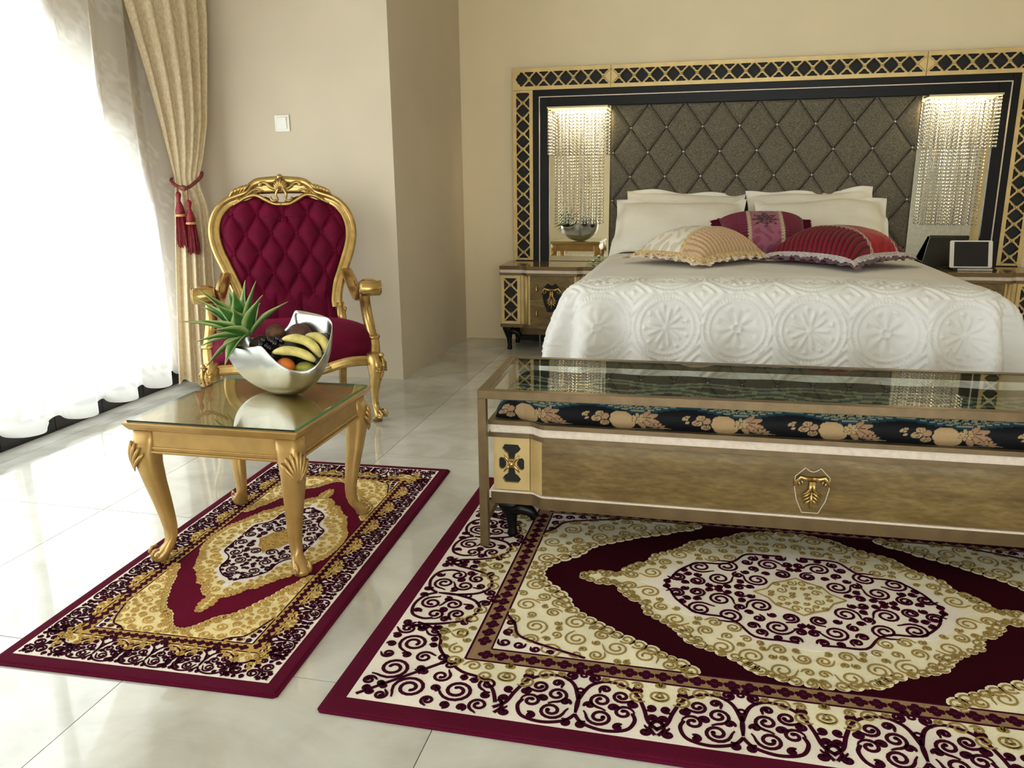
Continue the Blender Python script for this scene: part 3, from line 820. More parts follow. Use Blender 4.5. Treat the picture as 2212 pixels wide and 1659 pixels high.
white_pillow('white pillow at right front, behind the red cushion', 2.47, -0.49, 0.868, 0.80, 0.50, 0.19, R(39), R(0), R(-1), 4)

def C3(c): return srgb(c)[:3]
def swirl(x, y, s):
    a = sin(x*s+1.7*sin(y*s*0.8))*sin(y*s+1.7*sin(x*s*0.9)); return a
def deco_cushion(lab, loc, rz, tilt, S, th, palette, lace_mat, ruffle_mat, ruffle2=None, grp=None, b0=-0.36, b1=0.36):
    half = (b1-b0)/2; bc = (b0+b1)/2
    n = thing('decorative_cushion', lab, 'cushion', loc, rz, group='decorative cushions on the bed')
    Mx = Matrix.Rotation(tilt, 3, 'X')
    N = 130; t = MB(); cols = []
    def prof(x, y): return (max(0, 1-abs(x)**2.6)**0.55)*(max(0, 1-abs(y)**2.6)**0.55)
    def top(x, y, up=1):
        b = prof(x, y); pin = 1-0.07*(1-y*y)*abs(x)**4; pin2 = 1-0.07*(1-x*x)*abs(y)**4
        d = 0
        if up > 0 and abs(x-bc) > half+0.05: d = 0.0045*sin(y*58+3*sin(x*4))*min(1, (1-abs(x))*8, (1-abs(y))*8)
        if up > 0 and abs(abs(x-bc)-half) < 0.05: d = 0.004
        z = up*(th*(0.86 if up > 0 else 0.14))*b+d
        return Mx @ Vector((x*S/2*pin, y*S/2*pin2, z+th*0.14))
    for up in (1, -1):
        for i in range(N+1):
            for j in range(N+1):
                x, y = i/N*2-1, j/N*2-1; t.v.append(tuple(top(x, y, up)))
                if abs(abs(x-bc)-half) < 0.055:
                    c = palette['lace'] if (sin(y*70)*sin(x*70*1.1) > -0.35) else palette['lace2']
                    if abs(abs(x-bc)-half) > 0.04+0.012*sin(y*60): c = palette['side'] if abs(x-bc) > half else palette['mid']
                elif abs(x-bc) < half:
                    c = palette['mid']
                    if swirl(x, y, 13) > 0.18: c = palette['mid2']
                    r = hypot((x-bc)/0.8, y); th_ = atan2(y, x-bc)
                    if r < 0.30*(1+0.28*cos(th_*8)) and swirl(x+0.3, y, 34) > -0.25: c = palette['motif']
                else:
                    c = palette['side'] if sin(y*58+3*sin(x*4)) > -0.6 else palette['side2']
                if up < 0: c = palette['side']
                cols.append(c+(1,))
        b = len(t.v)-(N+1)**2
        for i in range(N):
            for j in range(N):
                a = b+i*(N+1)+j; t.face((a, a+N+1, a+N+2, a+1))
    t.build('cover', palette['mat'], n, cols=cols, recalc=True)
    # ruffled hem
    def ruffle(wd, mat, z0, seed, nm, freq=33):
        t = MB(); rnd = random.Random(seed); K = 360
        for k in range(K+1):
            q = (k/K*4) % 4; sd = int(q); f = q-sd; e = f*2-1
            bx, by, ox, oy = ((e, -1, 0, -1), (1, e, 1, 0), (-e, 1, 0, 1), (-1, -e, -1, 0))[sd % 4]
            cr = abs(e)**8; ox2, oy2 = (ox+(cr*(1 if bx > 0 else -1) if ox == 0 else 0)), (oy+(cr*(1 if by > 0 else -1) if oy == 0 else 0))
            base = top(bx*0.985, by*0.985)
            wv = sin(k*2*pi*freq/K)
            for m_ in range(4):
                f2 = m_/3; lift = wv*0.006*f2+z0-0.024*f2+0.004*sin(k*0.37)*f2
                v = Vector((ox2*wd*f2*(1+0.12*sin(k*2.3)), oy2*wd*f2*(1+0.12*sin(k*2.3)), lift)); t.v.append(tuple(base+Mx @ v))
        for k in range(K):
            for m_ in range(3):
                a = k*4+m_; t.face((a, a+4, a+5, a+1))
        o = t.build(nm, mat, n, recalc=False); return o
    ruffle(0.050, ruffle_mat, 0.0, 3, 'ruffle')
    if ruffle2: ruffle(0.030, ruffle2, 0.010, 5, 'lace_trim', 52)
    return n
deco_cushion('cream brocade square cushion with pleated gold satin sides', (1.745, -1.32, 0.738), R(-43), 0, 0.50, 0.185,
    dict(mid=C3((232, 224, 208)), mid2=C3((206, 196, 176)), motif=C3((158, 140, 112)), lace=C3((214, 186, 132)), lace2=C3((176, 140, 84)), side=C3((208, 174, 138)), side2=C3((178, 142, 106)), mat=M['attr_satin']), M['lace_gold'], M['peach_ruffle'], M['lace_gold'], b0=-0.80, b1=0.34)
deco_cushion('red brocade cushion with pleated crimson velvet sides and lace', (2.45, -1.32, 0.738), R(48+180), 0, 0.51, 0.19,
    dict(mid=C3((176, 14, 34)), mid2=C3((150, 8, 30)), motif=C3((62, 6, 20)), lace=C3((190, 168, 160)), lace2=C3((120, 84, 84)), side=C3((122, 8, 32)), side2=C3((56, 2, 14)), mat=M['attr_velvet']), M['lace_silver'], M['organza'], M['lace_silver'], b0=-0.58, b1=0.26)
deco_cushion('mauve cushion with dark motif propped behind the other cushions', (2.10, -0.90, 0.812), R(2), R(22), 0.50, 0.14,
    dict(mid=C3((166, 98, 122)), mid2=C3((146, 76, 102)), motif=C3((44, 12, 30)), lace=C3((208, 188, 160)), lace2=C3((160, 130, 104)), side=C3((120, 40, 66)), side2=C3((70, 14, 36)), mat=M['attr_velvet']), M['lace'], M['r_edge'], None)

# ================================================================ RUGS
def ribbon(t, pts, wd, z, hgt=0.0018, taper=True, mi=0):
    P_ = [Vector((p[0], p[1])) for p in pts]; m = len(P_)
    if m < 2: return
    b = len(t.v)
    for i in range(m):
        d = P_[min(i+1, m-1)]-P_[max(i-1, 0)]
        if d.length < 1e-9: d = Vector((1, 0))
        d.normalize(); nrm = Vector((-d.y, d.x)); w_ = wd/2
        if taper: w_ *= (0.45+0.55*min(1, i/(m*0.2+1e-6)))
        for k, zz in ((-1, 0), (-0.72, hgt), (0.72, hgt), (1, 0)):
            q = P_[i]+nrm*w_*k; t.v.append((q.x, q.y, z+zz))
    for i in range(m-1):
        for k in range(3):
            a = b+i*4+k; t.face((a, a+4, a+5, a+1), mi)
def dot(t, x, y, r, z, hgt=0.0018, mi=0, n=8):
    b = len(t.v)
    for rr_, zz in ((r, 0), (r*0.75, hgt)):
        for k in range(n): t.v.append((x+rr_*cos(2*pi*k/n), y+rr_*sin(2*pi*k/n), z+zz))
    for k in range(n): a, c = b+k, b+(k+1) % n; t.face((a, c, c+n, a+n), mi)
    t.face([b+n+k for k in range(n)], mi)
def spiral(x, y, r, a0, turns=1.45, dirn=1, tail=0.0, n=None):
    """from the outside in, ends near the centre"""
    n = n or max(12, int(15*turns)); pts = []
    if tail:
        ux, uy = cos(a0), sin(a0); tx, ty = -dirn*uy, dirn*ux
        for k in range(4, 0, -1):
            q = k/4*tail; pts.append((x+ux*r+(-tx)*q*r+ux*0.35*q*q*r, y+uy*r+(-ty)*q*r+uy*0.35*q*q*r))
    for k in range(n+1):
        q = k/n; a = a0+dirn*2*pi*turns*q; rr_ = r*(1-0.74*q**0.9); pts.append((x+rr_*cos(a), y+rr_*sin(a)))
    return pts
def curl(t, x, y, r, a0, dirn, wd, z, turns=1.3, tail=0.9):
    p = spiral(x, y, r, a0, turns, dirn, tail); ribbon(t, p, wd, z); dot(t, p[-1][0], p[-1][1], wd*0.6, z)
def pip(poly):
    xs = np.array([p[0] for p in poly]); ys = np.array([p[1] for p in poly]); x2, y2 = np.roll(xs, -1), np.roll(ys, -1)
    def f(x, y, m=0.0):
        c = ((ys > y) != (y2 > y)); 
        with np.errstate(divide='ignore', invalid='ignore'):
            xi = (x2-xs)*(y-ys)/(y2-ys)+xs
        ins = (np.sum(c & (x < xi)) % 2) == 1
        if not ins: return False
        if m <= 0: return True
        dx, dy = x2-xs, y2-ys; L2 = dx*dx+dy*dy+1e-12; tt = np.clip(((x-xs)*dx+(y-ys)*dy)/L2, 0, 1)
        return np.min(np.hypot(x-(xs+tt*dx), y-(ys+tt*dy))) > m
    return f
def pack(test, bbox, radii, seed, quota):
    rnd = random.Random(seed); out = []
    for r, cnt in zip(radii, quota):
        for _ in range(cnt):
            x = rnd.uniform(bbox[0], bbox[2]); y = rnd.uniform(bbox[1], bbox[3])
            if any(hypot(x-c[0], y-c[1]) < (r+c[2])*0.97 for c in out): continue
            if test(x, y, r*0.9): out.append((x, y, r))
    return out
def scallop(poly, amp, nper, n=6):
    """turn a polygon into a lobed outline"""
    out = []; m = len(poly)
    for i in range(m):
        a, b = Vector(poly[i]), Vector(poly[(i+1) % m]); L_ = (b-a).length; k = max(1, round(L_/nper)); nrm = Vector(((b-a).y, -(b-a).x)).normalized()
        for q in range(k):
            for s_ in range(n):
                f = s_/n; c = a+(b-a)*((q+f)/k); out.append(tuple(c+nrm*amp*(sin(pi*f)**0.7)))
    return out
def sym4(quarter):
    """closed outline from a first-quadrant polyline going from (+x,0) to (0,+y)"""
    q = quarter; out = list(q); out += [(-x, y) for x, y in q[::-1][1:]]; out += [(-x, -y) for x, y in q[1:]]; out += [(x, -y) for x, y in q[::-1][1:-1]]
    return out
_cp = []
def corner_pack(tst, s):
    if not _cp:
        big = [(0.130, 0.062, 0.046), (0.245, 0.075, 0.044)]
        t2 = lambda x, y, m_: tst(x, y, m_) and not (x > .2 and y > .14-m_) and all(hypot(x-b[0], y-b[1]) > b[2]+m_ for b in big)
        _cp.extend(pack(t2, (0, 0, .34, .2), (.026, .018, .0125, .010), 77, (400, 900, 1500, 1500)))
    return list(_cp)
def rug(name, lab, W_, L_, s, loc, rz, mt, seedo=0, edge=0.048, gd0=0.275, gdw=0.055, gdy0=0.255):
    """W_ along local x (long axis), L_ along local y; origin at the centre"""
    n = thing(name, lab, 'rug', loc, rz); H_ = 0.011; hx, hy = W_/2, L_/2
    # body with rounded pile edge
    t = MB(); secs = []
    for (ins, z) in ((0.004, 0.0), (0.0, 0.003), (0.0, 0.008), (0.004, H_), (0.012, H_+0.001)):
        secs.append([(-hx+ins, -hy+ins, z), (hx-ins, -hy+ins, z), (hx-ins, hy-ins, z), (-hx+ins, hy-ins, z)])
    t.rings(secs, True, True, sm=False); t.build('pile_base', mt['edge'], n, smooth=False, bevel=0.003)
    t = MB(); t.tube([(-hx+.004, -hy-.001, .003), (hx-.004, -hy-.001, .003), (hx+.001, -hy+.004, .003), (hx+.001, hy-.004, .003), (hx-.004, hy+.001, .003), (-hx+.004, hy+.001, .003), (-hx-.001, hy-.004, .003), (-hx-.001, -hy+.004, .003)], 0.0045, 8, loop=True)
    t.build('bound_edge', mt['edge'], n)
    Z = H_+0.001
    def flat(nm, poly, mat, z, holes=(), th=0.0006):
        t = MB(); t.prism(poly, z-0.0006, z+th, holes); return t.build(nm, mat, n, smooth=False, recalc=False)
    def rect(ix, iy): return [(-hx+ix, -hy+iy), (hx-ix, -hy+iy), (hx-ix, hy-iy), (-hx+ix, hy-iy)]
    e = edge
    flat('ivory_border', rect(e, e), mt['white'], Z, [rect(gd0, gdy0)])
    flat('guard_stripe', rect(gd0, gdy0), mt['tan'], Z, [rect(gd0+gdw, gdy0+gdw)])
    ix, iy = hx-gd0-gdw, hy-gdy0-gdw
    flat('field', rect(gd0+gdw, gdy0+gdw), mt['field'], Z)
    zs = Z+0.0006
    dark = MB(); gold = MB(); line = MB()
    wd, wg = 0.0088*s**0.85, 0.0058*s**0.6
    # dark lines of the guard stripe
    for q in (0.0, gdw):
        r_c = rect(gd0+q, gdy0+q)
        for k in range(4): ribbon(line, [r_c[k], r_c[(k+1) % 4]], 0.006*s**0.6, zs, 0.001, taper=False)
    # rosettes in the guard stripe
    gm = gd0+gdw/2; gmy = gdy0+gdw/2
    def along(x0, y0, x1, y1):
        L2 = hypot(x1-x0, y1-y0); per = 0.040*s**0.75; k = max(2, round(L2/per))
        for i in range(k):
            f = (i+0.5)/k; x, y = lerp(x0, x1, f), lerp(y0, y1, f); r_ = gdw*0.20
            ux, uy = (x1-x0)/L2, (y1-y0)/L2
            for a in range(4):
                an = atan2(uy, ux)+a*pi/2; m_ = 1.15 if a % 2 == 0 else 0.85
                dot(dark, x+cos(an)*r_*m_, y+sin(an)*r_*m_, r_*0.88, zs, 0.0012)
            f2 = (i+1.0)/k
            if i < k-1:
                x2_, y2_ = lerp(x0, x1, f2), lerp(y0, y1, f2); hw = gdw*0.40
                ribbon(gold, [(x2_-uy*hw-ux*hw*.3, y2_+ux*hw-uy*hw*.3), (x2_, y2_), (x2_+uy*hw+ux*hw*.3, y2_-ux*hw+uy*hw*.3)], 0.005*s**0.5, zs, 0.001, taper=False)
    along(-hx+gm, -hy+gmy, hx-gm, -hy+gmy); along(-hx+gm, hy-gmy, hx-gm, hy-gmy)
    along(-hx+gm, -hy+gmy+0.04*s, -hx+gm, hy-gmy-0.04*s); along(hx-gm, -hy+gmy+0.04*s, hx-gm, hy-gmy-0.04*s)
    # big scroll motif of the border, mirrored about its axis
    def motif(cx, cy, ux, uy, sc_, span_half, depth, corner=False):
        """axis direction (ux,uy) points to the rug centre; local a across, b inward"""
        ax_, ay_ = uy, -ux
        for sg in (1, -1):
            def T(pts):
                if corner: return [((cx+ux*(b+a)*sc_, cy+uy*b*sc_) if sg > 0 else (cx+ux*b*sc_, cy+uy*(b+a)*sc_)) for a, b in pts]
                return [(cx+ax_*sg*a*sc_+ux*b*sc_, cy+ay_*sg*a*sc_+uy*b*sc_) for a, b in pts]
            def rb(pts, w_=1.0): ribbon(dark, T(catmull(pts, 5)), wd*w_, zs, taper=False)
            def cu(a, b, r, a0, d, turns=1.3, tail=0.9, w_=1.0):
                p = T(spiral(a, b, r, R(a0), turns, d, tail)); ribbon(dark, p, wd*w_, zs); dot(dark, p[-1][0], p[-1][1], wd*0.7*w_, zs)
            rb([(0.0, .045), (.022, .018), (.07, .004), (.118, .016), (.135, .05), (.128, .075)], 1.1)       # lower basket
            cu(.108, .074, .025, 0, 1, 1.3, 0)
            rb([(0.0, .10), (.018, .155), (.05, .180), (.09, .178), (.13, .150), (.152, .10), (.165, .055), (.19, .030)], 1.15)  # outer arch
            rb([(0.0, .05), (.003, .085), (0.0, .12)], 0.7)
            cu(.056, .048, .030, 190, 1, 1.5, .7); cu(.052, .108, .027, 260, -1, 1.4, .8); cu(.098, .132, .022, 300, -1, 1.3, .9)
            cu(.058, .152, .014, 200, -1, 1.1, .9); cu(.028, .085, .012, 180, -1, 1.0, .6); cu(.128, .108, .013, 120, 1, 1.1, .7)
            cu(.030, .190, .015, 250, -1, 1.2, 1.0); cu(.014, .212, .010, 270, -1, 1.0, .7); cu(.160, .020, .013, 60, -1, 1.1, 1.0)
            cu(.100, .022, .011, 80, 1, 1.0, .6); cu(.018, .012, .011, 90, 1, 1.0, .8); cu(.172, .070, .012, 300, 1, 1.1, 1.1); cu(.168, .105, .011, 260, 1, 1.1, .9)
            rb([(.183, .012), (.170, .035), (.176, .055), (.185, .06)])
            cu(.082, .088, .012, 20, 1, 1.0, .6); cu(.135, .165, .012, 150, 1, 1.1, .8)
        for rr_, bb in ((.008, .135), (.007, .196)):
            ribbon(dark, [(cx+ux*bb*sc_+rr_*sc_*cos(q*pi/4), cy+uy*bb*sc_+rr_*sc_*sin(q*pi/4)) for q in range(9)], wd*0.8, zs, taper=False)
    def goldpatch(cx, cy, ux, uy, sc_, wh, seed):
        ax_, ay_ = uy, -ux; b1 = 0.200
        poly = [(-wh, b1), (wh, b1), (wh*.92, b1-.03), (wh*.6, b1-.055), (wh*.3, b1-.08), (0, b1-.085), (-wh*.3, b1-.08), (-wh*.6, b1-.055), (-wh*.92, b1-.03)]
        to = lambda a, b: (cx+ax_*a*sc_+ux*b*sc_, cy+ay_*a*sc_+uy*b*sc_)
        P_ = [to(a, b) for a, b in poly]
        if ux*0+1: pass
        ar = sum(P_[i][0]*P_[(i+1) % len(P_)][1]-P_[(i+1) % len(P_)][0]*P_[i][1] for i in range(len(P_)))
        if ar < 0: P_ = P_[::-1]
        cr_ = MB(); cr_.prism(P_, Z-0.0004, Z+0.0009); cr_.build('pale_gold_patch', mt['cream'], n, smooth=False, recalc=False)
        f = pip([(p[0], p[1]) for p in poly])
        for (a, b, r) in pack(lambda x, y, m: f(x, y, m*0.6), (0, b1-.09, wh, b1), (.024, .016, .011), seed, (60, 160, 260)):
            for sg in (1, -1):
                q = to(sg*a, b); d = sg; a0 = random.Random(int(a*9999)).uniform(0, 6.28)
                if sg < 0: a0 = pi-a0
                an = atan2(uy, ux)-pi/2
                p = spiral(0, 0, r*sc_*0.9, a0, 1.25, d, 0.5); p = [(q[0]+x*cos(an)-y*sin(an), q[1]+x*sin(an)+y*cos(an)) for x, y in p]
                ribbon(gold, p, wg, zs+0.0005); dot(gold, p[-1][0], p[-1][1], wg*0.58, zs+0.0005)
    cream = MB()
    band = gdy0-e; sb = band/0.210
    nxm = max(2, round((W_-0.36*s)/(0.365*s*1.0))); per_x = 0.365*s if s == 1 else 0.158
    nlist = [k*per_x for k in range(-10, 11) if abs(k*per_x-(per_x/2 if nxm % 2 == 0 else 0)) >= 0]
    offs = per_x/2 if True else 0
    xs = [offs+k*per_x for k in range(-12, 12)]; xs = [x for x in xs if abs(x) < hx-e-0.27*s**1.0*1.0]
    for x in xs:
        for sg in (1, -1): motif(x, -sg*(hy-e-0.006), 0, sg, sb, 0, 0)
    for x in sorted(set([round(q+per_x/2, 4) for q in xs]+[round(q-per_x/2, 4) for q in xs])):
        if abs(x) < hx-gd0*0.8:
            for sg in (1, -1): goldpatch(x, -sg*(hy-e-0.006), 0, sg, sb, per_x*0.40/sb, 5+seedo)
    bandx = gd0-e; sbx = bandx/0.215; per_y = 0.387*s if s == 1 else 0.150
    ysl = [k*per_y for k in range(-4, 5)]; ysl = [y for y in ysl if abs(y) < hy-e-0.25*s]
    if s == 1: ysl = [-per_y/2, per_y/2]
    for y in ysl:
        for sg in (1, -1): motif(-sg*(hx-e-0.006), y, sg, 0, sbx, 0, 0)
    for y in sorted(set([round(q+per_y/2, 4) for q in ysl]+[round(q-per_y/2, 4) for q in ysl])):
        if abs(y) < hy-gdy0*0.8:
            for sg in (1, -1): goldpatch(-sg*(hx-e-0.006), y, sg, 0, sbx, per_y*0.40/sbx, 6+seedo)
    # corner motifs, along the diagonal
    for sx in (1, -1):
        for sy in (1, -1):
            ox, oy = -sx*(hx-e-0.004), -sy*(hy-e-0.004); Lc = (0.335 if s == 1 else 0.30)
            tst = lambda x, y, m_: y > m_*1.0+0.004 and y < 0.200-m_ and x-y > m_*1.15 and x < Lc-m_ and x+y*0.35 > 0
            for (x, y, r) in [(0.130, 0.062, 0.046), (0.245, 0.075, 0.044)]+corner_pack(tst, s):
                rn = random.Random(int(x*7777+y*991)); a0 = rn.uniform(0, 6.28) if r < .04 else 3.6; d = rn.choice((1, -1))
                for fl in (0, 1):
                    q = spiral(x, y, r*0.93, a0, 1.75 if r > .03 else 1.35, d, 0.6)
                    q = [((b_, a_) if fl else (a_, b_)) for a_, b_ in q]
                    q = [(ox+sx*a_*sb, oy+sy*b_*sb) for a_, b_ in q]; ribbon(dark, q, wd*(1.1 if r > .03 else .95), zs); dot(dark, q[-1][0], q[-1][1], wd*0.62, zs)
            ribbon(dark, [(ox+sx*a_*sb, oy+sy*a_*sb) for a_ in (0.012, 0.05, 0.10, 0.15, 0.185)], wd*1.1, zs, taper=False)
            for fl in (0, 1):
                q = catmull([(.185, .188), (.235, .150), (.285, .135), (.325, .10), (.345, .05)], 5); q = [((b_, a_) if fl else (a_, b_)) for a_, b_ in q]
                ribbon(dark, [(ox+sx*a_*sb, oy+sy*b_*sb) for a_, b_ in q], wd*1.1, zs, taper=False)
    # spandrels
    def span_poly(sx, sy):
        q = [(1.0, 0.0), (0.955, 0.0), (0.93, 0.14), (0.83, 0.33), (0.80, 0.45), (0.70, 0.60), (0.60, 0.72), (0.48, 0.84), (0.42, 0.90), (0.36, 1.0), (1.0, 1.0)]
        P_ = [(sx*x*ix, sy*y*iy) for x, y in q]
        return P_ if sx*sy > 0 else P_[::-1]
    qd = [(1.0*ix, 0.0), (1.0*ix, iy), (0.36*ix, iy), (0.42*ix, 0.90*iy), (0.48*ix, 0.84*iy), (0.60*ix, .72*iy), (0.70*ix, .60*iy), (0.80*ix, .45*iy), (0.83*ix, .33*iy), (0.93*ix, .14*iy), (0.955*ix, 0.0)]
    inner = scallop(qd[2:][::-1], 0.0, 9)  # keep points
    # lobed inner edge built from discs
    def rim(poly_pts, r0, mat_cream, step, filt=None, zoff=0.0, seed=1):
        """discs + gold outline along an open polyline"""
        rnd = random.Random(seed); P_ = [Vector(p) for p in poly_pts]; acc = 0
        for i in range(len(P_)-1):
            a, b = P_[i], P_[i+1]; L2 = (b-a).length; k = max(1, round(L2/step))
            for q in range(k):
                c = a+(b-a)*((q+0.5)/k); r_ = r0*rnd.uniform(0.75, 1.2)
                for sx in (1, -1):
                    for sy in (1, -1):
                        x, y = sx*c.x, sy*c.y
                        mat_cream.prism(circ(x, y, r_, 12), Z-0.0004, Z+0.0010+zoff)
                        pts = spiral(x, y, r_*0.86, rnd.random()*6 if False else (atan2(y, x)), 1.25, sx*sy, 0)
                        ribbon(gold, pts, wg*0.95, zs+0.0006+zoff, taper=False)
    class Multi:
        def __init__(q): q.d = {(a, b): MB() for a in (1, -1) for b in (1, -1)}
        def prism(q, poly, *a, **k):
            cx = sum(p[0] for p in poly); cy = sum(p[1] for p in poly); q.d[(1 if cx > 0 else -1, 1 if cy > 0 else -1)].prism(poly, *a, **k)
        def build(q, nm, *a, **k):
            for m_ in q.d.values(): m_.build(nm, *a, **k)
    sp = Multi()
    for sx in (1, -1):
        for sy in (1, -1):
            P_ = [(sx*x, sy*y) for x, y in qd]
            if sx*sy < 0: P_ = P_[::-1]
            sp.prism(P_, Z-0.0004, Z+0.0009)
    rim(qd[2:], 0.022*s**0.8, sp, 0.034*s**0.8, seed=2)
    sp.build('spandrel_ground', mt['cream'], n, smooth=False, recalc=False)
    f = pip(qd)
    fs = lambda x, y, m: f(x, y, m*0.7) and not (x > ix-0.10*s and y > iy-0.17*s*0.6 and (ix-x)*0.9+(iy-y)*1.2 < 0.12*s)
    for (x, y, r) in pack(fs, (0.3*ix, 0, ix, iy), (.038*s**.8, .026*s**.8, .018*s**.8, .0125*s**.85), 11+seedo, (80, 500, 1500, 3000)):
        rn = random.Random(int(x*7777+y*999)); a0 = rn.uniform(0, 6.28); d = rn.choice((1, -1))
        for sx in (1, -1):
            for sy in (1, -1):
                a = a0 if sx > 0 else pi-a0; a = a if sy > 0 else -a
                tn = 1.6 if r > .025*s else 1.2
                p = spiral(sx*x, sy*y, r*0.86, a, tn, d*sx*sy, 0.45); ribbon(gold, p, wg, zs+0.0005); dot(gold, p[-1][0], p[-1][1], wg*0.58, zs+0.0005)
    # dark corner curls in the field corners
    cw = Multi()
    for sx in (1, -1):
        for sy in (1, -1):
            q = [(ix, iy-0.15*s), (ix, iy), (ix-0.23*s, iy), (ix-0.13*s, iy-0.03*s), (ix-0.06*s, iy-0.07*s)]
            P_ = [(sx*x, sy*y) for x, y in q]
            ar = sum(P_[i][0]*P_[(i+1) % 5][1]-P_[(i+1) % 5][0]*P_[i][1] for i in range(5))
            cw.prism(P_ if ar > 0 else P_[::-1], Z, Z+0.0014)
            ribbon(dark, [(sx*(ix-a*s), sy*(iy-b*s)) for a, b in catmull([(.0, .17), (.03, .13), (.05, .08), (.09, .055), (.15, .035), (.24, .008)], 5)], wd, zs+0.001, taper=False)
            for (a, b, r, a0, d) in ((.025, .035, .018, 0, 1), (.065, .030, .016, 180, -1), (.025, .085, .015, 90, -1), (.110, .020, .013, 0, 1), (.02, .13, .012, 200, 1), (.15, .014, .009, 0, -1)):
                aa = R(a0) if sx > 0 else pi-R(a0); aa = aa if sy > 0 else -aa
                p = spiral(sx*(ix-a*s), sy*(iy-b*s), r*s*0.95, aa, 1.3, d*sx*sy, 0.6); ribbon(dark, p, wd*0.9, zs+0.001)
    cw.build('corner_ground', mt['white'], n, smooth=False, recalc=False)
    # medallion
    mq = [(0.785*ix, 0), (0.77*ix, .035*iy), (0.70*ix, 0.075*iy), (0.645*ix, 0.05*iy), (0.61*ix, .17*iy), (0.565*ix, .26*iy), (0.52*ix, .30*iy), (0.535*ix, .38*iy), (0.45*ix, .50*iy), (0.40*ix, .56*iy), (0.39*ix, .64*iy), (0.30*ix, .74*iy), (0.22*ix, .80*iy), (0.18*ix, .88*iy), (0.09*ix, .94*iy), (0, .965*iy)]
    md = MB(); md.prism(sym4(mq), Z-0.0004, Z+0.0009); rim(mq, 0.019*s**0.8, md, 0.030*s**0.8, seed=4)
    md.build('medallion_ground', mt['cream'], n, smooth=False, recalc=False)
    pq = [(0.515*ix, 0), (0.46*ix, 0.07*iy), (0.43*ix, .20*iy), (0.36*ix, .34*iy), (0.27*ix, .36*iy), (0.22*ix, .42*iy), (0.17*ix, .55*iy), (0.08*ix, .56*iy), (0, .575*iy)]
    big = [(x*1.10, y*1.10) for x, y in pq]
    mw = MB(); mw.prism(sym4(big), Z, Z+0.0016); mw.build('medallion_ivory', mt['white'], n, smooth=False, recalc=False)
    dq = [(0.158*ix, 0), (0.11*ix, .06*iy), (.085*ix, .15*iy), (.04*ix, .19*iy), (0, .245*iy)]
    f2 = pip([(x*1.35, y*1.3) for x, y in sym4(dq)]); f1 = pip(sym4(pq)); fm = pip(sym4(mq)); fb = pip(sym4(big))
    z2 = zs+0.0011
    for (x, y, r) in pack(lambda x, y, m: x > m*.9 and y > m*.9 and f1(x, y, m*0.5) and not f2(x, y), (0, 0, .55*ix, .6*iy), (.040*s**.8, .027*s**.8, .018*s**.85, .012*s**.85), 21+seedo, (60, 400, 1500, 3000)):
        rn = random.Random(int(x*7777+y*999)); a0 = rn.uniform(0, 6.28); d = rn.choice((1, -1))
        for sx in (1, -1):
            for sy in (1, -1):
                a = a0 if sx > 0 else pi-a0; a = a if sy > 0 else -a
                p = spiral(sx*x, sy*y, r*0.9, a, 1.7 if r > .025*s else 1.3, d*sx*sy, 0.6); ribbon(dark, p, wd*0.95, z2); dot(dark, p[-1][0], p[-1][1], wd*0.66, z2)
    for rq in (pq,):
        P_ = [(x*1.0, y*1.0) for x, y in catmull(pq, 4)]
        for sx in (1, -1):
            for sy in (1, -1):
                k = 0
                ribbon(dark, [(sx*x, sy*y) for x, y in P_[3:-2]], wd*0.95, z2, taper=False)
    for (x, y, r) in pack(lambda x, y, m: x > m*.9 and y > m*.9 and fm(x, y, m*0.6) and not fb(x, y) and hypot(x, y) > 0, (0, 0, .8*ix, iy), (.038*s**.8, .026*s**.8, .018*s**.8, .0125*s**.85), 31+seedo, (80, 500, 1500, 3000)):
        rn = random.Random(int(x*7777+y*999)); a0 = rn.uniform(0, 6.28); d = rn.choice((1, -1))
        for sx in (1, -1):
            for sy in (1, -1):
                a = a0 if sx > 0 else pi-a0; a = a if sy > 0 else -a
                p = spiral(sx*x, sy*y, r*0.86, a, 1.6 if r > .025*s else 1.2, d*sx*sy, 0.5); ribbon(gold, p, wg, zs+0.0005); dot(gold, p[-1][0], p[-1][1], wg*0.58, zs+0.0005)
    dm = MB(); dm.prism(sym4(dq), Z+0.0010, Z+0.0026); dm.build('centre_diamond', mt['diamond'], n, smooth=False, recalc=False)
    ribbon(gold, sym4(dq)+[dq[0]], wg*0.9, Z+0.0026, taper=False)
    fd = pip(sym4(dq))
    for (x, y, r) in pack(lambda x, y, m: x > m*.8 and y > m*.8 and fd(x, y, m*0.7), (0, 0, .16*ix, .25*iy), (.018*s**.8, .011*s**.85), 41, (60, 200)):
        for sx in (1, -1):
            for sy in (1, -1):
                p = spiral(sx*x, sy*y, r*0.86, 0.5, 1.2, sx*sy, 0.4); ribbon(gold, p, wg*0.8, Z+0.0026)
    for mb, nm, mk in ((dark, 'dark_scrollwork', 'dark'), (gold, 'gold_scrollwork', 'gold'), (line, 'guard_lines', 'dark')):
        tag(mb.build(nm, mt[mk], n, smooth=False, recalc=False), kind='stuff')
    return n
rug('persian_rug', 'large burgundy and ivory rug lying under the bench, oval medallion', 2.25, 1.50, 1.0, (0.95+1.125, -4.39+0.75, 0), 0,
    dict(edge=M['r_edge'], white=M['r_white'], cream=M['r_cream'], gold=M['r_gold'], dark=M['r_purple'], tan=M['r_tan'], field=M['r_field'], diamond=M['r_cream']))
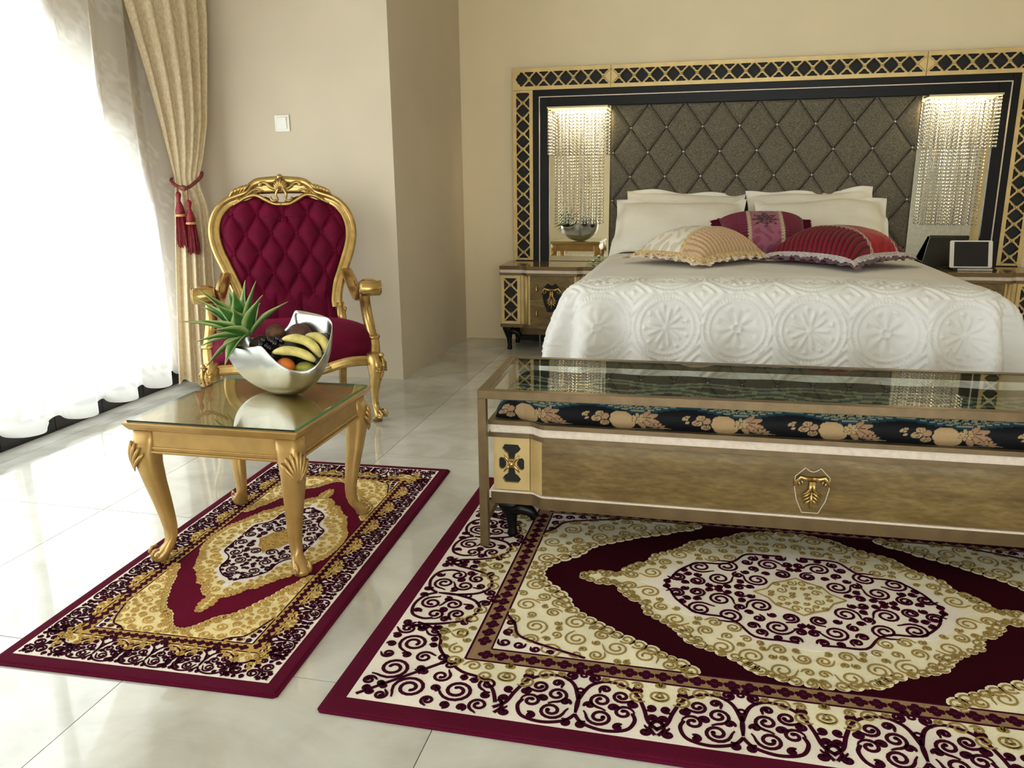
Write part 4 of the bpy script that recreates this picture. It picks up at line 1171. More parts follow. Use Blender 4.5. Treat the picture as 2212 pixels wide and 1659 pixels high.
rug('persian_rug', 'small burgundy and gold rug lying under the gold coffee table', 1.53, 0.78, 0.52, (0.410, -3.615, 0), R(90+2.0),
    dict(edge=M['r_edge'], white=M['r_white'], cream=M['s_cream'], gold=M['s_gold'], dark=M['r_purple'], tan=M['s_gold'], field=M['s_field'], diamond=M['s_gold']), seedo=50, edge=0.034, gd0=0.145, gdw=0.036, gdy0=0.120)

# ================================================================ BENCH (bed-end chest) AND GLASS CONSOLE
RZ = 0.0142
bn = thing('bench', 'marbled gold chest bench with black floral cushion and shield crest', 'bench', (1.118, -3.440, RZ), R(0.6))
BW, BD = 1.985, 0.385
def bslab(nm, z0, z1, mat, grow=0.0, bev=0.0015, par=bn, yb=None):
    t = MB(); t.prism(serp(0, BW, 0, BD if yb is None else yb, 0.030, 0.128, 0.052, 10, grow), z0-RZ, z1-RZ); return t.build(nm, mat, par, smooth=False, bevel=bev)
bslab('upper_molding', 0.413, 0.428, M['bronze'], 0.008)
bslab('white_band', 0.386, 0.413, M['cream_band'], 0.002)
bslab('lower_molding', 0.371, 0.386, M['bronze'], 0.008)
t = MB(); t.prism(serp(0.004, BW-0.004, 0.018, BD, 0.030, 0.124, 0.052, 10), 0.186-RZ, 0.371-RZ); t.build('body', M['champagne'], bn, smooth=False)
t = MB(); t.span((0.172, -0.026, 0.187-RZ), (BW-0.172, -0.006, 0.370-RZ)); vp = t.build('front_panel', M['veneer'], bn, smooth=False, bevel=0.001)
bslab('base_cream_line', 0.180, 0.186, M['cream_band'], 0.003)  # thin cream line between plinth and body
bslab('plinth', 0.140, 0.180, M['bronze'], 0.003)
for sg, (a, b) in ((1, (0.006, 0.126)), (-1, (BW-0.126, BW-0.006))):
    u = (a+b)/2; T = lambda q, v, c: (q, 0.016-c, v)
    zc = 0.2785-RZ
    def hexh(s_): return [(u-.020, zc+s_*.028), (u-.012, zc+s_*.030), (u-.009, zc+s_*.016), (u+.009, zc+s_*.016), (u+.012, zc+s_*.030), (u+.020, zc+s_*.040), (u+.031, zc+s_*.050), (u+.022, zc+s_*.066), (u-.022, zc+s_*.066), (u-.031, zc+s_*.050), (u-.022, zc+s_*.040)]
    def hexh(s_): return [(u-.009, zc+s_*.014), (u+.009, zc+s_*.014), (u+.013, zc+s_*.034), (u+.022, zc+s_*.040), (u+.031, zc+s_*.052), (u+.022, zc+s_*.066), (u-.022, zc+s_*.066), (u-.031, zc+s_*.052), (u-.022, zc+s_*.040), (u-.013, zc+s_*.034)]
    def side(s_): return [(u+s_*.018, zc+.006), (u+s_*.026, zc+.019), (u+s_*.036, zc+.021), (u+s_*.042, zc+.014), (u+s_*.042, zc-.014), (u+s_*.036, zc-.021), (u+s_*.026, zc-.019), (u+s_*.018, zc-.006)]
    t = MB(); t.prism([(a, 0.188-RZ), (b, 0.188-RZ), (b, 0.370-RZ), (a, 0.370-RZ)], 0, 0.012, [hexh(1), hexh(-1), side(1), side(-1)], T=T)
    o = t.build('lattice_panel', M['champagne'], bn, smooth=False)
    t = MB(); t.span((a+.002, 0.0155, 0.19-RZ), (b-.002, 0.0165, 0.368-RZ)); t.build('lattice_backing', M['void'], bn, smooth=False)
    t = MB(); t.ball((u, 0.002, zc), 0.012, 12, 7)
    for sx in (-1, 1):
        for sz in (-1, 1): t.tube([(u, 0.003, zc), (u+sx*.020, 0.005, zc+sz*.020), (u+sx*.026, 0.005, zc+sz*.030)], [.006, .005, .002], 6)
    t.build('rosette', M['gold'], o)
    # end side panel lattice, seen edge-on
    cx = 0.150 if sg > 0 else BW-0.150
    t = MB()
    pts = []
    for k in range(11):
        q = k/10; pts.append((0.128+0.046*q, 0.012-0.030*(0.5-0.5*cos(pi*q))))
    if sg < 0: pts = [(BW-p[0], p[1]) for p in pts]
    back = [(p[0], p[1]+0.012) for p in pts]
    poly = pts+back[::-1]
    if sg < 0: poly = poly[::-1]
    t.prism(poly, 0.187-RZ, 0.370-RZ); t.build('curved_corner', M['champagne'], bn, smooth=False)
crest(bn, 2.109-1.118, -0.0265, 0.268-RZ, 0.098, 0.142, 'outline')
for x, sx in ((0.060, 1), (BW-0.060, -1)):
    black_leg(bn, x, 0.035, 0.140-RZ, sx); black_leg(bn, x, BD-0.05, 0.140-RZ, sx)

# bench cushion with woven flower pattern
def cushion_cols(U, S):
    """U along the bench, S arc from the bottom front edge (0) up and over; returns rgb"""
    n = len(U); col = np.zeros((n, 3)); BK = np.array(C3((12, 12, 18))); TN = np.array(C3((170, 142, 104))); TL = np.array(C3((26, 62, 76))); CR = np.array(C3((170, 168, 140))); PK = np.array(C3((158, 124, 94)))
    col[:] = BK
    per = 0.305; u = (U+0.035) % per; s = S
    def ell(cx, cy, rx, ry, a, c, line=True):
        ca, sa = math.cos(a), math.sin(a)
        for off in (0, per, -per):
            dx, dy = u-cx-off, s-cy; x = dx*ca+dy*sa; y = -dx*sa+dy*ca; d = (x/rx)**2+(y/ry)**2
            m = d < 1; col[m] = c
            if line: k = (d >= 0.70) & (d < 1.0); col[k] = BK*0.8
    # teal waves on the shoulder and top
    wv = 0.088+0.011*np.sin(2*np.pi*u/per+0.6)
    m = (s > wv-0.006) & (s < wv+0.020); col[m] = TL
    m = np.abs(s-wv-0.006) < 0.0016; col[m] = CR*0.8
    m = np.abs(s-wv-0.013) < 0.0012; col[m] = CR*0.55
    w2 = 0.135+0.015*np.sin(2*np.pi*u/per+2.0); m = np.abs(s-w2) < 0.018; col[m] = TL*1.1
    for base in (0.205, 0.290):
        w3 = base+0.02*np.sin(2*np.pi*u/per+base*40); m = np.abs(s-w3) < 0.030; col[m] = CR*0.62
        m = np.abs(s-w3) < 0.012; col[m] = TL
    # leaf chains
    for k in range(12):
        cx = k*per/12; cy = 0.112+0.011*np.sin(2*np.pi*cx/per+0.6)
        ell(cx, float(cy)+0.004, 0.016, 0.0055, 0.45, CR*0.85); ell(cx+0.004, float(cy)-0.006, 0.013, 0.0042, -0.35, CR*0.7)
    for k in range(10):
        ell(k*per/10, 0.165+0.012*math.sin(2*pi*k/10), 0.018, 0.006, 0.5, CR*0.6)
    # big flower
    ell(0.150, 0.046, 0.042, 0.037, 0.0, TN); ell(0.158, 0.030, 0.036, 0.036, 0.0, TN, False); ell(0.150, 0.048, 0.036, 0.030, 0.0, TN*1.08, False)
    for a, L_, w_ in ((0.28, 0.034, 0.011), (-0.18, 0.036, 0.012), (-0.62, 0.034, 0.013), (-1.15, 0.028, 0.011), (0.70, 0.026, 0.009)):
        ell(0.203+math.cos(a)*L_*0.98, 0.052+math.sin(a)*L_*0.98, L_, w_, a, PK)
    for k in range(7):
        a = k*2*pi/7; ell(0.203+0.013*math.cos(a), 0.052+0.013*math.sin(a), 0.0095, 0.0065, a, TN)
    ell(0.203, 0.052, 0.006, 0.006, 0, TN)
    # scrolls to the left of the flower
    ell(0.090, 0.050, 0.030, 0.018, 0.35, PK); ell(0.100, 0.028, 0.017, 0.015, 0.2, TN); ell(0.074, 0.044, 0.018, 0.014, 0.1, TN); ell(0.084, 0.064, 0.016, 0.011, 0.3, TN)
    for (cx, cy, r) in ((0.101, 0.028, 0.011), (0.074, 0.043, 0.009), (0.086, 0.063, 0.007)):
        for off in (0,):
            dx, dy = u-cx, s-cy; rr_ = np.hypot(dx, dy); th = np.arctan2(dy, dx)
            m = (rr_ < r) & (np.abs(((rr_/r*2.0-th/(2*np.pi)) % 1.0)-0.5) < 0.17); col[m] = BK
    for k, (dx, dy) in enumerate(((-0.014, 0.004), (-0.008, 0.013), (-0.009, -0.008), (-0.022, 0.006))): ell(0.052+dx*0.8, 0.052+dy, 0.0085, 0.0055, 0.3*k, TN)
    # small fan
    for a in (0.15, 0.7, 1.25, 1.8, 2.5): ell(0.262+math.cos(a)*0.016, 0.008+math.sin(a)*0.018, 0.016, 0.0058, a, PK)
    m = np.abs(s-0.006-0.010*np.sin((u-0.25)*9)) < 0.0012; col[m] = CR*0.7
    return col
def bench_cushion():
    prof = catmull([(0.002, 0.0), (-0.012, 0.022), (-0.011, 0.050), (0.016, 0.078), (0.070, 0.093), (0.19, 0.100), (0.31, 0.093), (0.365, 0.078), (0.392, 0.050), (0.393, 0.022), (0.379, 0.0)], 11)
    acc = [0.0]
    for i in range(1, len(prof)): acc.append(acc[-1]+hypot(prof[i][0]-prof[i-1][0], prof[i][1]-prof[i-1][1]))
    NU = 1000; t = MB(); UU = []; SS = []; x0, x1 = 0.010, BW-0.010; z0 = 0.428-RZ
    for i in range(NU+1):
        x = lerp(x0, x1, i/NU); e = min(x-x0, x1-x)
        cr = 1.0 if e > 0.07 else sqrt(max(0.0, 1-(1-e/0.07)**2))
        fx = -0.030*min(1, max(0, (e-0.10)/0.06)); fx *= 1
        shrink = 0.02*(1-cr)
        for k, (y, z) in enumerate(prof):
            zz = z*(0.10+0.90*cr)+0.002*sin(x*23)*(z/0.1)
            front = max(0, 1-y/0.2)
            yy_ = 0.012+y*0.93+fx*front+shrink*front-shrink*max(0, (y-0.2)/0.19)
            t.v.append((x, yy_, z0+zz)); UU.append(x); SS.append(acc[k])
    m = len(prof)
    for i in range(NU):
        for k in range(m-1):
            a = i*m+k; t.face((a, a+m, a+m+1, a+1))
    t.face([k for k in range(m)]); t.face([NU*m+k for k in range(m)][::-1])
    c = cushion_cols(np.array(UU), np.array(SS)*1.22); c = np.hstack([c, np.ones((len(c), 1))])
    t.build('seat_cushion', M['attr_fabric'], bn, cols=c)
bench_cushion()

gt = thing('glass_console', 'long bronze metal console with clear glass top over bench', 'console', (1.095, -3.516, 0), R(1.7))
GW, GD, GZ, gb = 2.03, 0.505, 0.543, 0.027
for nm, a, b in (('front_bar', (0, 0, GZ-gb), (GW, gb, GZ)), ('rear_bar', (0, GD-gb, GZ-gb), (GW, GD, GZ)), ('side_bar', (0, gb, GZ-gb), (gb, GD-gb, GZ)), ('side_bar', (GW-gb, gb, GZ-gb), (GW, GD-gb, GZ))):
    t = MB(); t.span(a, b); t.build(nm, M['bronze'], gt, smooth=False, bevel=0.0012)
for x in (0, GW-gb):
    for y in (0, GD-gb):
        t = MB(); t.span((x, y, RZ+0.0003), (x+gb, y+gb, GZ-gb)); t.build('leg', M['bronze'], gt, smooth=False, bevel=0.0012)
    t = MB(); t.span((x+0.002, gb, 0.093), (x+gb-0.002, GD-gb, 0.116)); t.build('stretcher', M['bronze'], gt, smooth=False, bevel=0.001)
t = MB(); t.span((gb, gb, GZ-0.009), (GW-gb, GD-gb, GZ-0.002)); t.build('glass_top', M['glass'], gt, smooth=False)
t = MB()
for a, b in (((gb, gb, GZ-0.0095), (GW-gb, gb+0.003, GZ-0.0015)), ((gb, GD-gb-0.003, GZ-0.0095), (GW-gb, GD-gb, GZ-0.0015)), ((gb, gb+0.003, GZ-0.0095), (gb+0.003, GD-gb-0.003, GZ-0.0015)), ((GW-gb-0.003, gb+0.003, GZ-0.0095), (GW-gb, GD-gb-0.003, GZ-0.0015))): t.span(a, b)
t.build('glass_edge', M['glass_edge_dark'], gt, smooth=False)

# ================================================================ GOLD COFFEE TABLE
tb_ = thing('coffee_table', 'gold wooden coffee table with glass top and shell-carved legs', 'table', (0.362, -3.578, RZ), R(0.6))
TW, TD, TH = 0.288, 0.280, 0.487-RZ
def shell_fan(parent, cx, cy, ang, z, s=1.0):
    """ribbed shell on the outer corner of a knee, facing direction ang"""
    t = MB(); ux, uy = cos(ang), sin(ang); px, py = -uy, ux
    for k in range(7):
        q = (k-3)/3; a = q*0.78
        pts = []
        for m_ in range(6):
            f = m_/5; rr_ = 0.088*s*f; dx = sin(a)*rr_*0.58; dz = -0.060*s+cos(a)*rr_*(1-0.12*abs(q))
            bulge = (0.0435+0.007*sin(pi*min(1, f*1.0)))*s-0.62*abs(dx)**1.25*2.2
            pts.append((cx+px*dx+ux*bulge, cy+py*dx+uy*bulge, z+dz))
        t.tube(pts, [0.0015*s, 0.003*s, 0.0045*s, 0.0055*s, 0.006*s, 0.0035*s], 6)
    return t.build('shell_carving', M['gold_table'], parent)
t = MB(); secs = []
for (g, z) in ((-0.018, TH-0.034), (-0.012, TH-0.030), (-0.004, TH-0.018), (0.0, TH-0.010), (0.0, TH-0.006)):
    secs.append([(-TW-g if False else -TW-g*1, -TD-g, z), (TW+g, -TD-g, z), (TW+g, TD+g, z), (-TW-g, TD+g, z)])
t.rings(secs, True, True, sm=False); t.build('tabletop', M['gold_table'], tb_, smooth=False, bevel=0.002)
gx, gy = TW-0.012, TD-0.012
t = MB(); t.span((-gx, -gy, TH-0.0055), (gx, gy, TH)); g_ = t.build('glass_top', M['glass'], tb_, smooth=False)
t = MB(); t.span((-gx-0.0008, -gy-0.0008, TH-0.0055), (gx+0.0008, -gy, TH-0.0005)); t.build('glass_edge', M['glass_edge_dark'], g_, smooth=False)
t = MB(); t.span((gx, -gy, TH-0.0055), (gx+0.0008, gy, TH-0.0005)); t.span((-gx-0.0008, -gy, TH-0.0055), (-gx, gy, TH-0.0005)); t.span((-gx, gy, TH-0.0055), (gx, gy+0.0008, TH-0.0005)); t.build('glass_edge', M['glass_edge'], g_, smooth=False)
ax_, ay_ = TW-0.045, TD-0.045
for sx, sy in ((0, -1), (0, 1), (1, 0), (-1, 0)):
    t = MB()
    if sx == 0:
        t.span((-ax_, sy*(ay_+0.012)-0.009, TH-0.108), (ax_, sy*(ay_+0.012)+0.009, TH-0.033))
        for dz, o_ in ((0.088, 0.0), (0.101, 0.003)): t.tube([(-ax_, sy*(ay_+0.021+o_), TH-dz), (ax_, sy*(ay_+0.021+o_), TH-dz)], 0.0042, 8)
    else:
        t.span((sx*(ax_+0.012)-0.009, -ay_, TH-0.108), (sx*(ax_+0.012)+0.009, ay_, TH-0.033))
        for dz, o_ in ((0.088, 0.0), (0.101, 0.003)): t.tube([(sx*(ax_+0.021+o_), -ay_, TH-dz), (sx*(ax_+0.021+o_), ay_, TH-dz)], 0.0042, 8)
    t.build('apron', M['gold_table'], tb_, smooth=False, bevel=0.0015)
for sx in (-1, 1):
    for sy in (-1, 1):
        t = MB(); a0 = atan2(sy, sx); cx, cy = sx*(TW-0.052), sy*(TD-0.052); S_ = []
        # z, outward diagonal offset, radius, exponent
        for z, d, r, ex in ((TH-0.034, 0.0, .036, 5), (TH-0.075, .004, .037, 4), (TH-0.105, .010, .037, 3.2), (TH-0.15, .009, .0345, 3), (TH-0.21, .0, .0300, 3), (TH-0.27, -.012, .0255, 3), (TH-0.33, -.022, .0215, 3),
                            (TH-0.37, -.027, .0190, 3), (0.070, -.026, .0180, 2.6), (0.048, -.019, .0190, 2.4), (0.032, -.004, .0235, 2.2), (0.018, .010, .0270, 2.1), (0.008, .014, .0255, 2.1), (0.0, .012, .0225, 2.2)):
            S_.append((cx+cos(a0)*d, cy+sin(a0)*d, z, r, r, a0+(pi/4 if ex > 2.5 else 0), ex))
        t.loft(S_[::-1], 20)
        lg = t.build('leg', M['gold_table'], tb_)
        shell_fan(lg, cx+cos(a0)*0.004, cy+sin(a0)*0.004, a0, TH-0.098, 1.12)
        t = MB()
        for sd in (-1, 1):
            ex_, ey_ = cx+cos(a0)*0.022, cy+sin(a0)*0.022; nx_, ny_ = -sin(a0)*sd, cos(a0)*sd
            pts = [(ex_+cos(a0)*rr_*cos(an)+nx_*0.020, ey_+sin(a0)*rr_*cos(an)+ny_*0.020, 0.024+rr_*sin(an)) for rr_, an in ((.020, 1.9), (.020, 1.0), (.018, 0.1), (.016, -.9), (.012, -1.9), (.009, -2.9), (.006, -4.0))]
            t.tube(pts, [.003, .005, .006, .006, .005, .004, .003], 6); t.ball((ex_+nx_*0.019, ey_+ny_*0.019, 0.024), .007, 8, 5)
        t.build('scroll_foot', M['gold_table'], lg)

# ---------------------------------------------------------------- steel bowl
TZ = 0.487
bw = thing('fruit_bowl', 'polished steel boat-shaped fruit bowl on the coffee table', 'bowl', (0.385, -3.465, TZ))
rim_w = [(.175, -3.440, .647), (.205, -3.472, .646), (.245, -3.490, .647), (.315, -3.520, .652), (.350, -3.532, .658), (.378, -3.540, .662), (.409, -3.555, .640), (.448, -3.570, .614), (.498, -3.580, .594), (.544, -3.570, .591), (.575, -3.550, .607), (.592, -3.520, .644), (.598, -3.480, .693), (.586, -3.440, .723),
         (.561, -3.412, .737), (.520, -3.400, .746), (.467, -3.392, .753), (.430, -3.388, .757), (.419, -3.382, .750), (.385, -3.362, .700), (.337, -3.350, .660), (.275, -3.345, .641), (.225, -3.345, .645), (.205, -3.352, .660), (.190, -3.368, .656), (.176, -3.400, .648)]
def bowl():
    pts = []
    m = len(rim_w)
    for i in range(m):
        a, b = np.array(rim_w[i]), np.array(rim_w[(i+1) % m])
        for k in range(5): pts.append(a+(b-a)*k/5)
    pts = np.array(pts)
    for _ in range(3): 
        pts = (np.roll(pts, 1, 0)+2*pts+np.roll(pts, -1, 0))/4
    c0 = np.array((0.400, -3.462, TZ)); N = 22
    def ring(off):
        rings = []
        for k in range(N+1):
            q = k/N; a = q*pi/2; rg = []
            for p in pts:
                hz = p[2]-TZ; d = p[:2]-c0[:2]; L_ = np.linalg.norm(d); dn = d/L_
                rr_ = 0.030+(L_-0.030)*(sin(a)**0.86); z = TZ+0.001+hz*(1-cos(a))**0.86
                rr_ -= off*max(0.2, cos(a*0.6)); z += off*(cos(a))
                rg.append((c0[0]+dn[0]*rr_-0.385, c0[1]+dn[1]*rr_+3.465, z-TZ))
            rings.append(rg)
        return rings
    out, inn = ring(0.0), ring(0.0032)
    inn[-1] = [(p[0], p[1], q[2]) for p, q in zip(inn[-1], out[-1])]
    t = MB(); t.rings(out+inn[::-1], True, True); return t.build('shell', M['steel'], bw)
bowl()

# ---------------------------------------------------------------- fruit
def obj_at(t, name, mat, loc, label, cat, grp=None, rot=None, cols=None):
    o = t.build(name, mat, cols=cols); o.location = loc
    if rot is not None: o.rotation_euler = rot
    return tag(o, label, cat, grp)
def banana(A, B, up, lab, r=0.0195):
    A, B = Vector(A), Vector(B); o_ = (A+B)/2; n = thing('banana', lab, 'banana', tuple(o_), 0, group='small bananas in the bowl')
    t = MB(); pts = []; rad = []; U = Vector(up)
    for k in range(19):
        q = k/18; p = A.lerp(B, q)+U*(4*q*(1-q))-o_; pts.append(tuple(p)); e = 0.30 if q < .5 else 0.26
        rad.append(r*(0.22+0.78*min(1, q/0.26)**0.6 if q < .5 else 0.30+0.70*min(1, (1-q)/0.24)**0.6))
    t.tube(pts, rad, 6, flat=0.94); o = t.build('skin', M['banana'], n); s_ = o.modifiers.new('s', 'SUBSURF'); s_.levels = 2; s_.render_levels = 2
    d = (Vector(pts[-1])-Vector(pts[-3])).normalized(); e = Vector(pts[-1])
    t = MB(); t.tube([tuple(e-d*.004), tuple(e+d*.008), tuple(e+d*.017)], [.0062, .0050, .0058], 6); t.build('stem', M['stalk'], n)
    t = MB(); t.ball(pts[0], .0048, 6, 4); t.build('tip', M['stalk'], n)
banana((0.428, -3.495, 0.678), (0.556, -3.482, 0.618), (0.020, -0.004, 0.026), 'pale yellow banana lying on top, middle of the three')
banana((0.490, -3.452, 0.684), (0.572, -3.470, 0.620), (0.026, -0.002, 0.020), 'pale yellow banana at the right side of the bowl')
banana((0.412, -3.535, 0.640), (0.552, -3.512, 0.612), (0.006, -0.004, 0.020), 'lowest front banana above the orange')
def fruit(name, mat, loc, r, lab, cat, grp=None, sc_=(1, 1, 1)):
    t = MB(); t.ball((0, 0, 0), (r*sc_[0], r*sc_[1], r*sc_[2]), 20, 12); return obj_at(t, name, mat, loc, lab, cat, grp)
fruit('kiwi', M['kiwi'], (0.368, -3.428, 0.682), 0.034, 'rough brown kiwi beside the pineapple leaves', 'fruit', None, (1, .9, .95))
fruit('passion_fruit', M['passion'], (0.449, -3.415, 0.680), 0.040, 'large dark brown round fruit behind the bananas', 'fruit', None, (1.1, .9, .92))
fruit('plum', M['plum'], (0.533, -3.428, 0.660), 0.030, 'dark plum at the right rear against the steel', 'fruit', None)
fruit('orange', M['orange'], (0.450, -3.528, 0.590), 0.033, 'orange low at the front of the bowl', 'fruit', None)
fruit('mango', M['mango'], (0.512, -3.512, 0.582), 0.030, 'greenish mango low under the front banana', 'fruit', None, (1.2, .9, .9))
rnd = random.Random(4)
gr = None
bunch = [(0.335, -3.470, 0.660), (0.352, -3.478, 0.668), (0.368, -3.470, 0.668), (0.350, -3.495, 0.655), (0.367, -3.490, 0.650), (0.385, -3.480, 0.665), (0.384, -3.500, 0.645), (0.340, -3.502, 0.635), (0.358, -3.512, 0.635), (0.376, -3.515, 0.625), (0.400, -3.490, 0.660),
         (0.402, -3.475, 0.675), (0.418, -3.480, 0.668), (0.345, -3.485, 0.640), (0.395, -3.505, 0.62), (0.366, -3.455, 0.655), (0.385, -3.46, 0.650), (0.340, -3.515, 0.62)]
gb_ = thing('grape_bunch', 'bunch of glossy black grapes between leaves and bananas', 'grapes', (0.37, -3.49, 0.64))
for i, p in enumerate(bunch):
    if gr is None:
        t = MB(); t.ball((0, 0, 0), (0.0105, 0.0105, 0.0125), 12, 8); gr = t.build('grape', M['grape'], gb_); o = gr
    else: o = dup(gr, gb_)
    o.location = (p[0]-0.37, p[1]+3.49, p[2]-0.64)
t = MB(); t.tube([(-.02, .0, .0), (0, .01, .01), (.03, .005, .01)], .003, 5); t.build('stem', M['stalk'], gb_)

pn = thing('pineapple', 'pineapple with long green leaf crown leaning over the bowl rim', 'pineapple', (0.283, -3.435, 0.640))
pn.rotation_euler = (R(6), R(-20), 0)
t = MB(); t.lathe([(0.004, -0.085), (0.028, -0.08), (0.045, -0.055), (0.050, -0.02), (0.046, 0.01), (0.034, 0.032), (0.015, 0.042)], 18, (0.03, 0, -0.02)); pb = t.build('body', M['pineapple'], pn)
def leaf(parent, az, el, L_, w_, curve, base=0.014, z0=0.035):
    t = MB(); N = 14; cols = []; d = Vector((cos(az)*cos(el), sin(az)*cos(el), sin(el))); side = Vector((-sin(az), cos(az), 0)); up = side.cross(d)*-1
    if up.z < 0: up = -up
    p = Vector((cos(az)*base, sin(az)*base, z0)); e = el
    for k in range(N+1):
        q = k/N; wd = w_*1.45*(0.75+0.55*sin(pi*min(1, q*1.25)))*(1-q**2.2)+0.0004
        d = Vector((cos(az)*cos(e), sin(az)*cos(e), sin(e))); up = Vector((-cos(az)*sin(e), -sin(az)*sin(e), cos(e)))
        for j in range(5):
            s_ = (j-2)/2; t.v.append(tuple(p+side*wd*s_+up*(abs(s_)**1.5*wd*0.55)))
            g = C3((64, 112, 50)) if abs(s_) < 0.7 else C3((186, 204, 132))
            tip = C3((168, 170, 100)); m_ = max(0, (q-0.75)/0.25)**2; base_c = C3((110, 140, 84)); b_ = max(0, 1-q*6)
            cols.append(tuple((x*(1-m_)+y*m_)*(1-b_)+zc_*b_ for x, y, zc_ in zip(g, tip, base_c))+(1,))
        p = p+d*(L_/N); e -= curve/N
    for k in range(N):
        for j in range(4):
            a = k*5+j; t.face((a, a+5, a+6, a+1))
    o = t.build('leaf', M['attr_leaf'], parent, cols=cols, recalc=False)
    sd = o.modifiers.new('t', 'SOLIDIFY'); sd.thickness = 0.0012
rnd = random.Random(12)
for az, el, L_ in ((R(-90), R(72), .15), (R(170), R(62), .17), (R(200), R(48), .20), (R(10), R(70), .17), (R(60), R(80), .17), (R(-20), R(48), .17), (R(-60), R(58), .13), (R(120), R(66), .18), (R(230), R(30), .15), (R(180), R(18), .17), (R(205), R(-4), .15), (R(250), R(-12), .12), (R(150), R(30), .16), (R(30), R(30), .15),
                   (R(90), R(40), .15), (R(-100), R(40), .13), (R(280), R(75), .12), (R(215), R(75), .19), (R(-40), R(80), .16), (R(185), R(80), .20), (R(240), R(55), .15), (R(165), R(0), .14)):
    leaf(pn, az, el, L_*1.10, 0.0190, 0.40)

# ================================================================ ARMCHAIR
ac = thing('armchair', 'gold carved armchair with button-tufted burgundy velvet back and seat', 'chair', (-0.285, -2.13, 0), R(29))
# local: x to the viewer's right, -y forward (towards the viewer), z up
SZ_ = 0.365
def backy(z): return 0.255+0.22*max(0, (z-0.42))/0.80*1.0
def outl(z, outer=True):
    if outer: return interp(z, [.42, .48, .52, .56, .62, .70, .80, .88, .94, 1.0, 1.05, 1.09, 1.13, 1.16, 1.18], [.262, .272, .270, .272, .290, .325, .368, .385, .386, .372, .342, .300, .235, .15, .03])
    return interp(z, [.40, .45, .50, .56, .62, .70, .80, .88, .94, 1.0, 1.04, 1.07, 1.095, 1.11], [.285, .262, .235, .228, .238, .262, .306, .330, .332, .315, .282, .240, .165, .08])
fr_pts = []; 
zs_ = [.50, .54, .60, .66, .74, .82, .90, .97, 1.03, 1.075, 1.11, 1.135, 1.15]
left = [(-(outl(z)+outl(z, False))/2, backy(z), z) for z in zs_]
ctr = [(-0.10, backy(1.155), 1.158), (0, backy(1.16), 1.162), (0.10, backy(1.155), 1.158)]
right = [(-p[0], p[1], p[2]) for p in left[::-1]]
path = catmull(left+ctr+right, 5)
t = MB(); m = len(path); rings = []
for i, p in enumerate(path):
    a = Vector(path[max(0, i-1)]); b = Vector(path[min(m-1, i+1)]); d = (b-a).normalized(); nrm = Vector((0, 1, -0.0)); sd = d.cross(nrm).normalized(); nrm = sd.cross(d).normalized()
    wd = 0.031; q = abs(i/(m-1)-0.5); wd = 0.031+0.016*max(0, 1-q/0.16)
    sec = [(-wd, .012), (-wd, -.016), (-wd*.72, -.028), (-wd*.3, -.020), (wd*.2, -.024), (wd*.62, -.034), (wd, -.018), (wd, .026), (wd*.3, .034), (-wd*.6, .030)]
    rings.append([tuple(Vector(p)+sd*s_[0]+nrm*s_[1]) for s_ in sec])
t.rings(rings, True, True); bf = t.build('back_frame', M['gold'], ac)
for sg in (-1, 1):
    t = MB(); bz = 0.50; cx, cy = sg*(outl(.5)+0.004), backy(.5)-0.006
    pts = [(cx+sg*0.024*k*cos(a), cy-0.006, bz-0.006+0.024*k*sin(a)) for k, a in ((1.0, 2.4), (1, 3.4), (.95, 4.4), (.9, 5.3), (.8, 6.3), (.65, 7.3), (.4, 8.4))]
    t.tube(pts, [.010, .013, .013, .012, .011, .009, .006], 8); t.build('lower_scroll', M['gold'], bf)
# crest carving
t = MB(); yc = lambda z: backy(z)-0.040
for k in range(9):
    a = (k-4)*0.30; L_ = 0.062-0.010*abs(k-4)*0.5
    t.tube([(0, yc(1.12), 1.135), (sin(a)*L_*.6, yc(1.15)-.006, 1.135+cos(a)*L_*.6), (sin(a)*L_, yc(1.18)+.002, 1.135+cos(a)*L_)], [.005, .009, .010], 8)
t.ball((0, yc(1.2)+.006, 1.203), .017, 10, 6)
for sg in (-1, 1):
    t.tube(catmull([(sg*.01, yc(1.12), 1.130), (sg*.05, yc(1.15), 1.150), (sg*.075, yc(1.17), 1.172), (sg*.10, yc(1.17), 1.170), (sg*.105, yc(1.16), 1.155)], 4), [.006]*3+[.010]*9+[.012]*5, 7)
    t.tube(catmull([(sg*.012, yc(1.1)-.004, 1.145), (sg*.028, yc(1.1)-.004, 1.11), (sg*.020, yc(1.08)-.004, 1.085), (sg*.045, yc(1.07)-.004, 1.078), (sg*.058, yc(1.09)-.004, 1.098)], 4), .007, 7)
    for k in range(5):
        x0 = .17+k*.017; z0 = interp(x0, [.15, .2, .25, .3], [1.155, 1.145, 1.125, 1.09])
        t.tube([(sg*(x0+.035), yc(z0)+.004, z0-.035), (sg*(x0+.012), yc(z0)-.010, z0-.004), (sg*(x0-.012), yc(z0)-.004, z0+.016)], [.004, .010, .005], 7)
    t.tube(catmull([(sg*.09, yc(1.12), 1.128), (sg*.13, yc(1.12)-.004, 1.140), (sg*.17, yc(1.12), 1.118), (sg*.21, yc(1.08), 1.085), (sg*.25, yc(1.06)+.006, 1.06)], 4), .006, 7)
    t.tube(catmull([(0, yc(1.08), 1.060), (sg*.04, yc(1.08), 1.062), (sg*.085, yc(1.09), 1.085), (sg*.13, yc(1.1), 1.108), (sg*.18, yc(1.09), 1.100), (sg*.225, yc(1.08)+.004, 1.075)], 4), .0105, 8)
t.build('crest_carving', M['gold'], bf)
